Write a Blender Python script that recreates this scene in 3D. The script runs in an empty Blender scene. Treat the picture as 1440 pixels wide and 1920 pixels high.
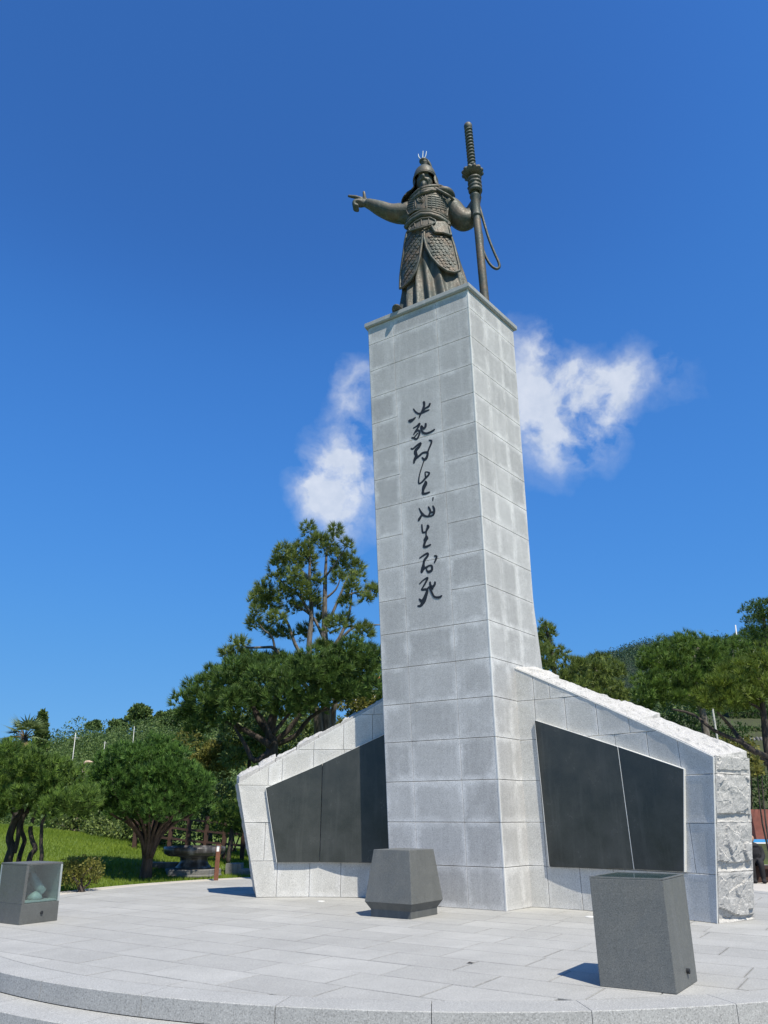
import bpy, bmesh, math, random
import numpy as np
from mathutils import Vector, Matrix, noise
D = bpy.data
scene = bpy.context.scene
C = scene.collection
R = math.radians
random.seed(7)

# ------------------------------------------------------------------ camera, sky, sun, exposure
FPX, PITCH, EYE = 1391.0, R(22.353), 1.4            # focal length in photo pixels, tilt up, eye height
cam_d = D.cameras.new('camera'); cam = D.objects.new('camera', cam_d); C.objects.link(cam)
cam_d.sensor_fit = 'VERTICAL'; cam_d.sensor_height = 24.0; cam_d.lens = FPX / 1920 * 24.0
cam_d.clip_start = 0.05; cam_d.clip_end = 6000
cam.location = (0, 0, EYE); cam.rotation_euler = (R(90) + PITCH, 0, 0)
scene.camera = cam
cP, sP = math.cos(PITCH), math.sin(PITCH)

def ray(u, v):
    a = (u - 720) / FPX; b = (960 - v) / FPX
    return Vector((a, cP - b * sP, sP + b * cP))
def at(u, v, Y):                                     # point of the place at depth Y
    r = ray(u, v); return Vector((0, 0, EYE)) + r * (Y / r.y)
def onz(u, v, z=0.0):                                # point of the place at height z
    r = ray(u, v); return Vector((0, 0, EYE)) + r * ((z - EYE) / r.z)

SUN_EL = R(57); SUN_AZ = math.atan2(0.49, -0.872)
to_sun = Vector((math.cos(SUN_EL) * math.sin(SUN_AZ), math.cos(SUN_EL) * math.cos(SUN_AZ), math.sin(SUN_EL)))
sun_d = D.lights.new('sun', 'SUN'); sun_d.energy = 5.0; sun_d.angle = R(0.53); sun_d.color = (1.0, 0.93, 0.80)
sun = D.objects.new('sun', sun_d); C.objects.link(sun)
sun.rotation_euler = to_sun.to_track_quat('Z', 'Y').to_euler(); sun.location = (8, -10, 30)

scene.view_settings.view_transform = 'Standard'; scene.view_settings.look = 'None'
scene.view_settings.gamma = 1.0; scene.view_settings.exposure = 0.32
scene.view_settings.use_curve_mapping = False
scene.cycles.max_bounces = 5; scene.cycles.diffuse_bounces = 3; scene.cycles.transmission_bounces = 3; scene.cycles.transparent_max_bounces = 8
scene.cycles.use_denoising = True

class NT:                                            # tiny node-tree helper
    def __init__(s, tree): s.t = tree; s.n = tree.nodes; s.l = tree.links
    def new(s, typ, **kw):
        n = s.n.new(typ)
        for k, v in kw.items():
            if k == 'inp':
                for kk, vv in v.items():
                    if hasattr(vv, 'is_output') and vv.is_output: s.l.new(vv, n.inputs[kk])
                    else: n.inputs[kk].default_value = vv
            else: setattr(n, k, v)
        return n
    def link(s, a, b): s.l.new(a, b)
    def math(s, op, a, b=None, clamp=False):
        n = s.n.new('ShaderNodeMath'); n.operation = op; n.use_clamp = clamp
        for i, x in enumerate((a, b)):
            if x is None: continue
            if hasattr(x, 'is_output'): s.l.new(x, n.inputs[i])
            else: n.inputs[i].default_value = x
        return n.outputs[0]
    def mix(s, f, a, b, typ='MIX'):
        n = s.n.new('ShaderNodeMix'); n.data_type = 'RGBA'; n.blend_type = typ; n.clamp_factor = True
        for i, x in ((0, f), (6, a), (7, b)):
            if hasattr(x, 'is_output'): s.l.new(x, n.inputs[i])
            elif i == 0: n.inputs[0].default_value = x
            else: n.inputs[i].default_value = (*x[:3], 1)
        return n.outputs[2]
    def ramp(s, f, stops):
        n = s.n.new('ShaderNodeValToRGB'); e = n.color_ramp.elements
        while len(e) < len(stops): e.new(0.5)
        for el, (p, c) in zip(e, stops):
            el.position = p; el.color = (*c, 1) if hasattr(c, '__len__') else (c, c, c, 1)
        s.l.new(f, n.inputs[0]); return n.outputs[0]
    def noise(s, vec, scale, detail=4, rough=0.55, dist=0.0):
        n = s.n.new('ShaderNodeTexNoise'); n.inputs['Scale'].default_value = scale
        n.inputs['Detail'].default_value = detail; n.inputs['Roughness'].default_value = rough
        n.inputs['Distortion'].default_value = dist
        if vec is not None: s.l.new(vec, n.inputs['Vector'])
        return n.outputs['Fac']

world = D.worlds.new('World'); scene.world = world; world.use_nodes = True
wt = NT(world.node_tree); wt.n.clear()
w_out = wt.new('ShaderNodeOutputWorld'); w_bg = wt.new('ShaderNodeBackground')
w_bg.inputs['Strength'].default_value = 0.102
wt.link(w_bg.outputs[0], w_out.inputs[0])
sky = wt.new('ShaderNodeTexSky', sky_type='NISHITA'); sky.sun_disc = False
sky.sun_elevation = SUN_EL; sky.sun_rotation = SUN_AZ
sky.altitude = 50; sky.air_density = 1.0; sky.dust_density = 0.35; sky.ozone_density = 3.2
gm = wt.new('ShaderNodeGamma', inp={'Color': sky.outputs[0], 'Gamma': 0.66})
hs = wt.new('ShaderNodeMix', data_type='RGBA', blend_type='MULTIPLY'); hs.inputs[0].default_value = 1.0
wt.link(gm.outputs[0], hs.inputs[6]); hs.inputs[7].default_value = (.46, 1.10, 2.02, 1)
sep = wt.new('ShaderNodeSeparateColor', inp={0: hs.outputs[2]}); com = wt.new('ShaderNodeCombineColor')
for ci, pts_ in enumerate(([(0, 0), (.036, .027), (.044, .041), (.06, .06), (.118, .123), (1, .9)], [(0, 0), (.127, .110), (.15, .162), (.22, .238), (.345, .325), (1, .8)], [(0, 0), (.36, .352), (.42, .485), (.54, .585), (.72, .635), (1, .75)])):
    fc = wt.new('ShaderNodeFloatCurve'); cv_ = fc.mapping.curves[0]
    cv_.points[0].location = pts_[0]; cv_.points[1].location = pts_[-1]
    for q_ in pts_[1:-1]: cv_.points.new(*q_)
    fc.mapping.update(); wt.link(wt.math('DIVIDE', sep.outputs[ci], 10.0), fc.inputs['Value'])
    wt.link(wt.math('MULTIPLY', fc.outputs[0], 10.0), com.inputs[ci])
# fair-weather clouds: a few directions in the sky, broken up with noise
tc = wt.new('ShaderNodeTexCoord'); dirv = tc.outputs['Generated']
wn = wt.new('ShaderNodeTexNoise', inp={'Scale': 9.0, 'Detail': 5.0, 'Roughness': 0.6, 'Vector': dirv})
wsub = wt.new('ShaderNodeVectorMath', operation='SUBTRACT', inp={0: wn.outputs['Color'], 1: (0.5, 0.5, 0.5)})
wsc = wt.new('ShaderNodeVectorMath', operation='SCALE', inp={0: wsub.outputs[0], 'Scale': 0.075})
wadd = wt.new('ShaderNodeVectorMath', operation='ADD', inp={0: dirv, 1: wsc.outputs[0]})
blobs = [(650, 925, 72, 1.0), (592, 925, 46, .8), (655, 850, 62, .8), (668, 770, 44, .6), (672, 712, 40, .8), (640, 985, 30, .55),
         (985, 655, 40, .75), (1012, 638, 24, .5), (985, 710, 42, .6), (1050, 745, 66, .85), (1092, 725, 56, 1.0), (1135, 760, 56, .9),
         (1095, 800, 70, .75), (1030, 830, 70, .55), (1010, 780, 60, .5), (1165, 715, 44, .5), (1205, 695, 38, .36), (1240, 690, 34, .26), (1268, 722, 38, .30)]
acc = None
for (u, v, rp, amp) in blobs:
    d = ray(u, v); k = d.length; d = d.normalized()
    dist = wt.new('ShaderNodeVectorMath', operation='DISTANCE', inp={0: wadd.outputs[0], 1: tuple(d)}).outputs['Value']
    rad = rp / FPX / k
    f = wt.math('MULTIPLY', wt.math('SUBTRACT', 1.0, wt.math('DIVIDE', dist, rad * 1.65), clamp=True), amp)
    acc = f if acc is None else wt.math('ADD', acc, f)
n1 = wt.noise(wadd.outputs[0], 15, 9, 0.55); n2 = wt.noise(dirv, 9, 3, 0.5)
nn1 = wt.math('DIVIDE', wt.math('SUBTRACT', n1, .35), .31, clamp=True)
shape = wt.math('MULTIPLY', wt.math('MINIMUM', acc, 1.15), wt.math('ADD', .06, wt.math('MULTIPLY', nn1, 1.35)))
dens = wt.ramp(shape, [(0.03, 0), (0.36, 0.22), (0.78, 0.62), (1.0, 0.80)])
ccol = wt.mix(wt.ramp(wt.noise(dirv, 40, 5, .6), [(.3, 0), (.7, 1)]), (5.7, 6.1, 6.6), (7.1, 7.3, 7.5))
w_mix = wt.mix(wt.math('MULTIPLY', dens, 0.92), com.outputs[0], ccol)
wt.link(w_mix, w_bg.inputs['Color'])

# ------------------------------------------------------------------ materials
def mat(name):
    m = D.materials.new(name); m.use_nodes = True
    t = NT(m.node_tree); b = t.n['Principled BSDF']
    return m, t, b
def pos(t): return t.new('ShaderNodeNewGeometry').outputs['Position']
def scaled(t, vec, s):
    return t.new('ShaderNodeMapping', inp={'Vector': vec, 'Scale': s}).outputs[0]
def bump(t, b, h, strength, dist):
    n = t.new('ShaderNodeBump', inp={'Strength': strength, 'Distance': dist, 'Height': h}); t.link(n.outputs[0], b.inputs['Normal'])
def granite(name, base, var=0.16, speck=0.35, bloom=0.0, streak=0.0, rough=0.72, sscale=120, dirt=0.0, gloss_noise=False, bmp=0.25):
    m, t, b = mat(name); p = pos(t)
    rnd = t.new('ShaderNodeObjectInfo').outputs['Random']
    col = t.mix(rnd, [c * (1 - var) for c in base], [min(1, c * (1 + var)) for c in base])
    big = t.noise(p, 1.3, 5, .6)
    col = t.mix(t.math('MULTIPLY', t.ramp(big, [(.35, 0), (.68, 1)]), .55), col, [c * .74 for c in base])
    mid = t.noise(p, 7, 4, .65)
    col = t.mix(t.math('MULTIPLY', t.ramp(mid, [(.45, 0), (.75, 1)]), .22), col, [min(1, c * 1.3) for c in base])
    if bloom:
        e = t.new('ShaderNodeAttribute', attribute_name='edge').outputs['Fac']
        nb = t.noise(p, 2.2, 7, .70)
        f = t.math('MULTIPLY', t.math('ADD', e, t.math('MULTIPLY', t.math('SUBTRACT', nb, .54), 3.0), clamp=True),
                   t.ramp(t.noise(p, 1.7, 2, .5), [(.34, .25), (.60, 1)]))
        col = t.mix(t.math('MULTIPLY', f, bloom), col, (.71, .71, .70))
    if dirt:
        e = t.new('ShaderNodeAttribute', attribute_name='edge').outputs['Fac']
        f = t.math('MULTIPLY', t.math('POWER', e, 1.6), t.ramp(t.noise(p, 2.3, 4, .6), [(.3, .35), (.65, 1)]))
        col = t.mix(t.math('MULTIPLY', f, dirt), col, [c * .30 for c in base])
        wet = t.noise(scaled(t, p, (.5, .9, 1)), 1.0, 6, .65)
        col = t.mix(t.math('MULTIPLY', t.ramp(wet, [(.48, 0), (.7, 1)]), .35), col, [c * .72 for c in base])
    if streak:
        st = t.noise(scaled(t, p, (5.5, 5.5, .32)), 1.0, 5, .62)
        col = t.mix(t.math('MULTIPLY', t.ramp(st, [(.50, 0), (.72, 1)]), streak), col, (.71, .71, .70))
        st2 = t.noise(scaled(t, p, (9, 9, .5)), 1.0, 4, .6)
        col = t.mix(t.math('MULTIPLY', t.ramp(st2, [(.58, 0), (.78, 1)]), streak * .6), col, [c * .62 for c in base])
    s1 = t.noise(p, sscale, 2, .7)
    col = t.mix(t.math('MULTIPLY', t.ramp(s1, [(.50, 0), (.62, 1)]), speck), col, [c * .40 for c in base])
    s2 = t.noise(scaled(t, p, (1, 1, 1.3)), sscale * .8, 2, .7)
    col = t.mix(t.math('MULTIPLY', t.ramp(s2, [(.54, 0), (.64, 1)]), speck * .8), col, [min(.9, c * 1.55) for c in base])
    t.link(col, b.inputs['Base Color'])
    b.inputs['Roughness'].default_value = rough
    if gloss_noise:
        t.link(t.ramp(mid, [(.3, rough * .75), (.7, min(1, rough * 1.4))]), b.inputs['Roughness'])
    bump(t, b, s1, bmp, .004)
    return m
M = {}
M['granite'] = granite('pillar_granite', (.42, .419, .412), .15, .55, .78, .22, .72, 75)
M['wing_granite'] = granite('wing_granite', (.53, .522, .49), .10, .5, .50, .14, .72, 75)
M['trim'] = granite('pale_trim_granite', (.70, .70, .67), .05, .2, 0, 0)
M['rough'] = granite('split_granite', (.47, .46, .44), .06, .55, 0, 0, .9, 60, bmp=.8)
M['paving'] = granite('paving_granite', (.372, .370, .352), .10, .42, 0, 0, .8, 70, dirt=.5)
M['coping'] = granite('coping_granite', (.365, .365, .35), .05, .6, 0, 0, .8, 80)
M['mortar'] = granite('mortar', (.12, .12, .115), .0, .2)
M['cap'] = granite('cap_granite', (.33, .345, .345), .05, .35, 0, .2)
M['dark'] = granite('dark_granite', (.125, .130, .124), .05, .6, 0, .03, .5, 110, gloss_noise=True)
M['dark_soft'] = granite('dark_granite_plain', (.098, .104, .102), .05, .35, 0, .05, .55, 110, gloss_noise=True)
M['beige'] = granite('beige_paving', (.50, .47, .42), .05, .25, 0, 0, .9, 60)
M['pink'] = granite('pink_paving', (.42, .32, .28), .05, .25, 0, 0, .9, 60)
M['stone_gray'] = granite('garden_stone', (.17, .165, .155), .15, .4, 0, .2, .8, 50)
M['basin'] = granite('basin_stone', (.052, .048, .044), .05, .4, 0, .3, .32, 60)

def plain(name, col, rough=.6, metal=0.0, nscale=0, namp=.25, spec=None):
    m, t, b = mat(name)
    if nscale:
        n = t.noise(pos(t), nscale, 5, .6)
        t.link(t.mix(t.ramp(n, [(.3, 0), (.7, 1)]), [c * (1 - namp) for c in col], [min(1, c * (1 + namp)) for c in col]), b.inputs['Base Color'])
    else: b.inputs['Base Color'].default_value = (*col, 1)
    b.inputs['Roughness'].default_value = rough; b.inputs['Metallic'].default_value = metal
    if spec is not None: b.inputs['Specular IOR Level'].default_value = spec
    return m
def panel_mat():
    m, t, b = mat('polished_black_granite'); p = pos(t)
    n = t.noise(p, 2.2, 6, .62); s = t.noise(scaled(t, p, (8, 8, .7)), 1.0, 5, .65)
    col = t.mix(t.ramp(n, [(.35, 0), (.7, 1)]), (.034, .038, .036), (.056, .060, .056))
    col = t.mix(t.math('MULTIPLY', t.ramp(s, [(.52, 0), (.75, 1)]), .35), col, (.095, .10, .095))
    sp = t.noise(p, 140, 2, .6)
    col = t.mix(t.math('MULTIPLY', t.ramp(sp, [(.55, 0), (.66, 1)]), .35), col, (.09, .095, .095))
    t.link(col, b.inputs['Base Color'])
    t.link(t.ramp(n, [(.3, .14), (.7, .30)]), b.inputs['Roughness']); b.inputs['Specular IOR Level'].default_value = .32
    return m
M['panel'] = panel_mat()
M['ink'] = plain('engraved_black', (.012, .014, .017), .55)
def bronze_mat(name, brown):
    m, t, b = mat(name); p = pos(t)
    n = t.noise(p, 2.4, 6, .65); n2 = t.noise(scaled(t, p, (9, 9, 1.1)), 1.0, 5, .6); n3 = t.noise(p, 26, 4, .6)
    col = t.mix(t.ramp(n, [(.38, 0), (.56, 1)]), brown, (.048, .062, .054))
    col = t.mix(t.math('MULTIPLY', t.ramp(n2, [(.52, 0), (.72, 1)]), .55), col, (.18, .19, .16))
    col = t.mix(t.math('MULTIPLY', t.ramp(n3, [(.5, 0), (.7, 1)]), .35), col, [c * .5 for c in brown])
    t.link(col, b.inputs['Base Color'])
    b.inputs['Metallic'].default_value = .12
    t.link(t.ramp(n3, [(.3, .5), (.7, .72)]), b.inputs['Roughness'])
    bump(t, b, n3, .35, .01)
    return m
M['bronze'] = bronze_mat('patinated_bronze', (.105, .086, .064))
M['bronze_brown'] = bronze_mat('brown_bronze', (.140, .100, .068))
M['silver'] = plain('bright_metal', (.34, .40, .41), .5, .3)
def foliage(name, dark, light, trans=.22, rough=.5):
    m, t, b = mat(name)
    tone = t.new('ShaderNodeAttribute', attribute_name='tone').outputs['Fac']
    col = t.mix(tone, dark, light)
    t.link(col, b.inputs['Base Color']); b.inputs['Roughness'].default_value = rough
    b.inputs['Specular IOR Level'].default_value = .25
    tr = t.new('ShaderNodeBsdfTranslucent'); t.link(t.mix(.4, col, [c * 1.3 for c in light]), tr.inputs['Color'])
    ms = t.new('ShaderNodeMixShader', inp={0: trans}); t.link(b.outputs[0], ms.inputs[1]); t.link(tr.outputs[0], ms.inputs[2])
    t.link(ms.outputs[0], t.n['Material Output'].inputs[0])
    return m
M['needle'] = foliage('pine_needles', (.018, .046, .010), (.175, .275, .050))
M['needle_tall'] = foliage('tall_pine_needles', (.032, .062, .018), (.25, .315, .076))
M['needle_dark'] = foliage('dark_pine_needles', (.018, .044, .014), (.145, .235, .052))
M['needle_round'] = foliage('round_pine_needles', (.012, .042, .010), (.130, .245, .045))
M['needle_yel'] = foliage('yellow_pine_needles', (.030, .056, .010), (.205, .275, .040))
M['leaf'] = foliage('broad_leaves', (.016, .036, .010), (.25, .32, .09), .25, .38)
M['leaf_yel'] = foliage('yellow_leaves', (.050, .066, .014), (.27, .25, .055), .3)
M['hedge'] = foliage('hedge_leaves', (.028, .055, .018), (.095, .16, .04), .2)
M['forest'] = foliage('forest_leaves', (.030, .062, .020), (.16, .23, .065), .2)
M['forest_far'] = foliage('far_forest_leaves', (.024, .052, .030), (.085, .135, .062), .15)
M['grass'] = foliage('grass_blades', (.085, .150, .014), (.215, .290, .036), .35)
M['palm'] = foliage('palm_leaves', (.08, .12, .05), (.28, .34, .15), .2)
M['palm_dry'] = foliage('dry_palm_leaves', (.16, .11, .045), (.30, .24, .11), .2)
def bark(name, a, c2):
    m, t, b = mat(name); p = pos(t)
    n = t.noise(scaled(t, p, (12, 12, 3)), 1.0, 6, .7)
    t.link(t.mix(t.ramp(n, [(.35, 0), (.66, 1)]), a, c2), b.inputs['Base Color'])
    b.inputs['Roughness'].default_value = .9; bump(t, b, n, .9, .03)
    return m
M['bark_gray'] = bark('gray_bark', (.060, .052, .045), (.22, .195, .17))
M['bark_dark'] = bark('dark_bark', (.020, .016, .013), (.085, .066, .053))
M['bark_red'] = bark('reddish_bark', (.035, .022, .016), (.13, .085, .06))
def ground_mat():
    m, t, b = mat('lawn_ground'); p = pos(t)
    n = t.noise(p, .35, 5, .6); n2 = t.noise(p, 9, 5, .7); n3 = t.noise(p, 60, 3, .7)
    col = t.mix(t.ramp(n, [(.3, 0), (.7, 1)]), (.085, .140, .016), (.140, .200, .026))
    col = t.mix(t.math('MULTIPLY', t.ramp(n2, [(.5, 0), (.75, 1)]), .5), col, (.15, .20, .035))
    col = t.mix(t.math('MULTIPLY', t.ramp(n3, [(.45, 0), (.7, 1)]), .5), col, (.03, .055, .012))
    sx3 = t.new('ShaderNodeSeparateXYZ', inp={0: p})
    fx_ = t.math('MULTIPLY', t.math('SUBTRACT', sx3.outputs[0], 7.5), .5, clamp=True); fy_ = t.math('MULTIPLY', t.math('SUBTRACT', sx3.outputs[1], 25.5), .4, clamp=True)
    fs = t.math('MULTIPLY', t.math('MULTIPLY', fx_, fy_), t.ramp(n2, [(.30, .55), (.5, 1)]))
    col = t.mix(fs, col, (.040, .046, .018))                      # darker olive ground colour over the right slope
    t.link(col, b.inputs['Base Color']); b.inputs['Roughness'].default_value = .95
    bump(t, b, n3, .6, .03); return m
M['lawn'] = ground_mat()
M['soil'] = plain('forest_floor', (.030, .040, .018), .95, 0, .3, .4)
M['soil_far'] = plain('far_forest_floor', (.026, .044, .028), .95, 0, .05, .3)
M['wood_brown'] = plain('red_brown_wood', (.085, .034, .020), .7, 0, 12, .4)
M['wood_dark'] = plain('dark_fence_wood', (.052, .026, .018), .8, 0, 10, .4)
M['corten'] = plain('rusty_steel', (.16, .062, .032), .65, 0, 15, .25)
M['white'] = plain('white_paint', (.78, .78, .76), .5)
M['pole'] = plain('pale_concrete_pole', (.55, .55, .53), .6)
M['lamp_beige'] = plain('beige_painted_metal', (.55, .40, .30), .5)
M['roof'] = plain('orange_roof_tiles', (.50, .16, .05), .7, 0, 3, .3)
M['wall_white'] = plain('white_plaster', (.62, .60, .56), .8, 0, 2, .1)
M['window_dark'] = plain('dark_window', (.02, .025, .03), .15)
M['cloth_black'] = plain('black_cloth', (.012, .012, .014), .85)
M['cloth_navy'] = plain('navy_cloth', (.014, .018, .045), .85)
M['skin'] = plain('skin', (.45, .28, .20), .55)
M['hair'] = plain('black_hair', (.010, .009, .008), .5)
M['blue'] = plain('sky_blue_top', (.05, .30, .62), .4)
M['red_board'] = plain('dark_red_board', (.22, .075, .055), .7, 0, 4, .3)
M['asphalt'] = plain('asphalt', (.05, .05, .052), .9, 0, 20, .2)
def glass_mat():
    m, t, b = mat('tinted_glass')
    b.inputs['Base Color'].default_value = (.80, .93, .90, 1); b.inputs['Roughness'].default_value = .02
    b.inputs['Transmission Weight'].default_value = 1.0; b.inputs['IOR'].default_value = 1.45
    b.inputs['Alpha'].default_value = 1.0
    tr = t.new('ShaderNodeBsdfTransparent'); tr.inputs[0].default_value = (.78, .87, .86, 1)
    gl = t.new('ShaderNodeBsdfGlossy'); gl.inputs['Roughness'].default_value = .03
    fr = t.new('ShaderNodeLayerWeight', inp={'Blend': .22})
    ms = t.new('ShaderNodeMixShader'); t.link(t.math('ADD', t.math('MULTIPLY', t.math('POWER', fr.outputs['Facing'], 3.0), .6), .11), ms.inputs[0]); t.link(tr.outputs[0], ms.inputs[1]); t.link(gl.outputs[0], ms.inputs[2])
    t.link(ms.outputs[0], t.n['Material Output'].inputs[0])
    return m
M['glass'] = glass_mat()
M['exhibit'] = plain('pale_stone_exhibit', (.30, .36, .35), .5, 0, 8, .2)
M['niche'] = granite('pale_niche_granite', (.40, .44, .43), .02, .3, 0, 0)
M['lamp_white'] = plain('frosted_lens', (.8, .8, .78), .3)

# ------------------------------------------------------------------ object helpers
ROOT = {}
def link(o, parent=None):
    C.objects.link(o)
    if parent is not None: o.parent = parent
    return o
def thing(name, label, cat, loc=(0, 0, 0), group=None):
    o = D.objects.new(name, None); C.objects.link(o); o.location = loc; o.empty_display_size = .2
    o['label'] = label; o['category'] = cat
    if group: o['group'] = group
    ROOT[o] = Vector(loc); return o
def tag(o, label, cat, group=None):
    o['label'] = label; o['category'] = cat
    if group: o['group'] = group
    return o
def rootof(parent):
    while parent.parent is not None: parent = parent.parent
    return ROOT.get(parent, Vector((0, 0, 0)))
def build(name, V, F, m, parent=None, smooth=False, label=None, attrs=None):
    """V, F in world coordinates -> one mesh object"""
    off = rootof(parent) if parent is not None else Vector((0, 0, 0))
    me = D.meshes.new(name)
    me.from_pydata([(v[0] - off.x, v[1] - off.y, v[2] - off.z) for v in V], [], F)
    if attrs:
        for k, vals in attrs.items():
            a = me.attributes.new(k, 'FLOAT', 'POINT'); a.data.foreach_set('value', vals)
    if m is not None: me.materials.append(m if not isinstance(m, str) else M[m])
    if smooth: me.polygons.foreach_set('use_smooth', [True] * len(me.polygons))
    me.update()
    o = D.objects.new(name, me); link(o, parent)
    if label: o['label'] = label
    return o
def build_tris(name, V, m, parent=None, tone=None, kind=None):
    """numpy soup: V (n,3,3) triangles or (n,4,3) quads in world coordinates"""
    off = rootof(parent) if parent is not None else Vector((0, 0, 0))
    n, k = V.shape[0], V.shape[1]
    me = D.meshes.new(name); flat = (V.reshape(-1, 3) - np.array(off)).astype(np.float32)
    me.vertices.add(n * k); me.vertices.foreach_set('co', flat.ravel())
    me.loops.add(n * k); me.loops.foreach_set('vertex_index', np.arange(n * k, dtype=np.int32))
    me.polygons.add(n); me.polygons.foreach_set('loop_start', np.arange(0, n * k, k, dtype=np.int32))
    me.polygons.foreach_set('loop_total', np.full(n, k, dtype=np.int32))
    if tone is not None:
        a = me.attributes.new('tone', 'FLOAT', 'POINT'); a.data.foreach_set('value', np.repeat(tone, k).astype(np.float32))
    me.materials.append(M[m]); me.update(); me.validate()
    o = D.objects.new(name, me); link(o, parent)
    if kind: o['kind'] = kind
    return o
def box(c, s, rz=0.0):
    cx, cy, cz = c; x, y, z = s[0] / 2, s[1] / 2, s[2] / 2; ca, sa = math.cos(rz), math.sin(rz)
    V = [(cx + a * x * ca - b * y * sa, cy + a * x * sa + b * y * ca, cz + d * z) for d in (-1, 1) for a, b in ((-1, -1), (1, -1), (1, 1), (-1, 1))]
    return V, [(0, 3, 2, 1), (4, 5, 6, 7), (0, 1, 5, 4), (1, 2, 6, 5), (2, 3, 7, 6), (3, 0, 4, 7)]
def join(*parts):
    V, F = [], []
    for v, f in parts:
        k = len(V); V += list(v); F += [tuple(i + k for i in q) for q in f]
    return V, F
def smoothpath(P, n=4):
    P = [Vector(p) for p in P]; out = []
    for i in range(len(P) - 1):
        a, b, c, d = P[max(0, i - 1)], P[i], P[i + 1], P[min(len(P) - 1, i + 2)]
        for k in range(n):
            t = k / n
            out.append(.5 * ((2 * b) + (c - a) * t + (2 * a - 5 * b + 4 * c - d) * t * t + (3 * b - a - 3 * c + d) * t ** 3))
    out.append(P[-1]); return out
def tube(P, rad, sides=8, caps=True, closed=False):
    P = [Vector(p) for p in P]; n = len(P)
    if not hasattr(rad, '__len__'): rad = [rad] * n
    V, F = [], []; ref = None
    for i in range(n):
        if closed: tdir = P[(i + 1) % n] - P[i - 1]
        else: tdir = P[min(i + 1, n - 1)] - P[max(i - 1, 0)]
        tdir = tdir.normalized() if tdir.length > 1e-9 else Vector((0, 0, 1))
        if ref is None:
            ref = tdir.orthogonal().normalized()
        ref = (ref - tdir * ref.dot(tdir)); ref = ref.normalized() if ref.length > 1e-6 else tdir.orthogonal().normalized()
        b = tdir.cross(ref)
        for k in range(sides):
            a = 2 * math.pi * k / sides
            V.append(P[i] + (ref * math.cos(a) + b * math.sin(a)) * rad[i])
    m = n if closed else n - 1
    for i in range(m):
        j = (i + 1) % n
        for k in range(sides):
            k2 = (k + 1) % sides
            F.append((i * sides + k, i * sides + k2, j * sides + k2, j * sides + k))
    if caps and not closed:
        F.append(tuple(reversed(range(sides)))); F.append(tuple((n - 1) * sides + k for k in range(sides)))
    return V, F
def interp(vals, n):                                  # resample radii to n entries
    x = np.linspace(0, len(vals) - 1, n); return list(np.interp(x, range(len(vals)), vals))
def stube(P, rads, sides=8, n=4):
    S = smoothpath(P, n); return tube(S, interp(rads, len(S)), sides)
def lathe(prof, c, seg=32, cap=True):
    V, F = [], []
    for r, z in prof:
        for k in range(seg):
            a = 2 * math.pi * k / seg; V.append((c[0] + r * math.cos(a), c[1] + r * math.sin(a), c[2] + z))
    for i in range(len(prof) - 1):
        for k in range(seg):
            k2 = (k + 1) % seg; F.append((i * seg + k, i * seg + k2, (i + 1) * seg + k2, (i + 1) * seg + k))
    if cap:
        F.append(tuple(reversed(range(seg)))); F.append(tuple((len(prof) - 1) * seg + k for k in range(seg)))
    return V, F
def ellipsoid(c, r, nu=14, nv=9):
    V, F = [], []
    for j in range(nv + 1):
        th = math.pi * j / nv
        for i in range(nu):
            ph = 2 * math.pi * i / nu
            V.append((c[0] + r[0] * math.sin(th) * math.cos(ph), c[1] + r[1] * math.sin(th) * math.sin(ph), c[2] + r[2] * math.cos(th)))
    for j in range(nv):
        for i in range(nu):
            i2 = (i + 1) % nu; F.append((j * nu + i, (j + 1) * nu + i, (j + 1) * nu + i2, j * nu + i2))
    return V, F
def remesh(name, V, F, voxel, m, parent, smooth_it=2):
    me = D.meshes.new(name + '_tmp'); me.from_pydata([tuple(v) for v in V], [], F); me.update()
    o = D.objects.new(name + '_tmp', me); C.objects.link(o)
    md = o.modifiers.new('r', 'REMESH'); md.mode = 'VOXEL'; md.voxel_size = voxel
    if smooth_it:
        ms = o.modifiers.new('s', 'SMOOTH'); ms.iterations = smooth_it; ms.factor = .5
    dg = bpy.context.evaluated_depsgraph_get()
    me2 = D.meshes.new_from_object(o.evaluated_get(dg))
    D.objects.remove(o); D.meshes.remove(me)
    off = rootof(parent); me2.transform(Matrix.Translation(-off)); me2.name = name
    me2.materials.clear(); me2.materials.append(M[m])
    me2.polygons.foreach_set('use_smooth', [True] * len(me2.polygons)); me2.update()
    return link(D.objects.new(name, me2), parent)

def clip_half(poly, n, d):                            # keep points with n.p <= d
    out = []
    for i in range(len(poly)):
        a, b = poly[i - 1], poly[i]
        da = n[0] * a[0] + n[1] * a[1] - d; db = n[0] * b[0] + n[1] * b[1] - d
        if da <= 0 and db <= 0: out.append(b)
        elif da <= 0 < db or db <= 0 < da:
            t = da / (da - db); p = (a[0] + (b[0] - a[0]) * t, a[1] + (b[1] - a[1]) * t)
            out.append(p)
            if db <= 0: out.append(b)
    return out
def area(poly):
    return .5 * sum(poly[i - 1][0] * poly[i][1] - poly[i][0] * poly[i - 1][1] for i in range(len(poly)))
def clean(poly, eps=1e-3):
    out = []
    for p in poly:
        if not out or math.dist(p, out[-1]) > eps: out.append(p)
    if len(out) > 1 and math.dist(out[0], out[-1]) <= eps: out.pop()
    return out
def clip_poly(subj, clipper):                         # both convex, clipper CCW
    out = subj
    for i in range(len(clipper)):
        a, b = clipper[i - 1], clipper[i]
        n = (b[1] - a[1], -(b[0] - a[0])); d = n[0] * a[0] + n[1] * a[1]
        out = clip_half(out, n, d)
        if len(out) < 3: return []
    out = clean(out)
    return out if len(out) >= 3 and abs(area(out)) > 1e-4 else []
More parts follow.
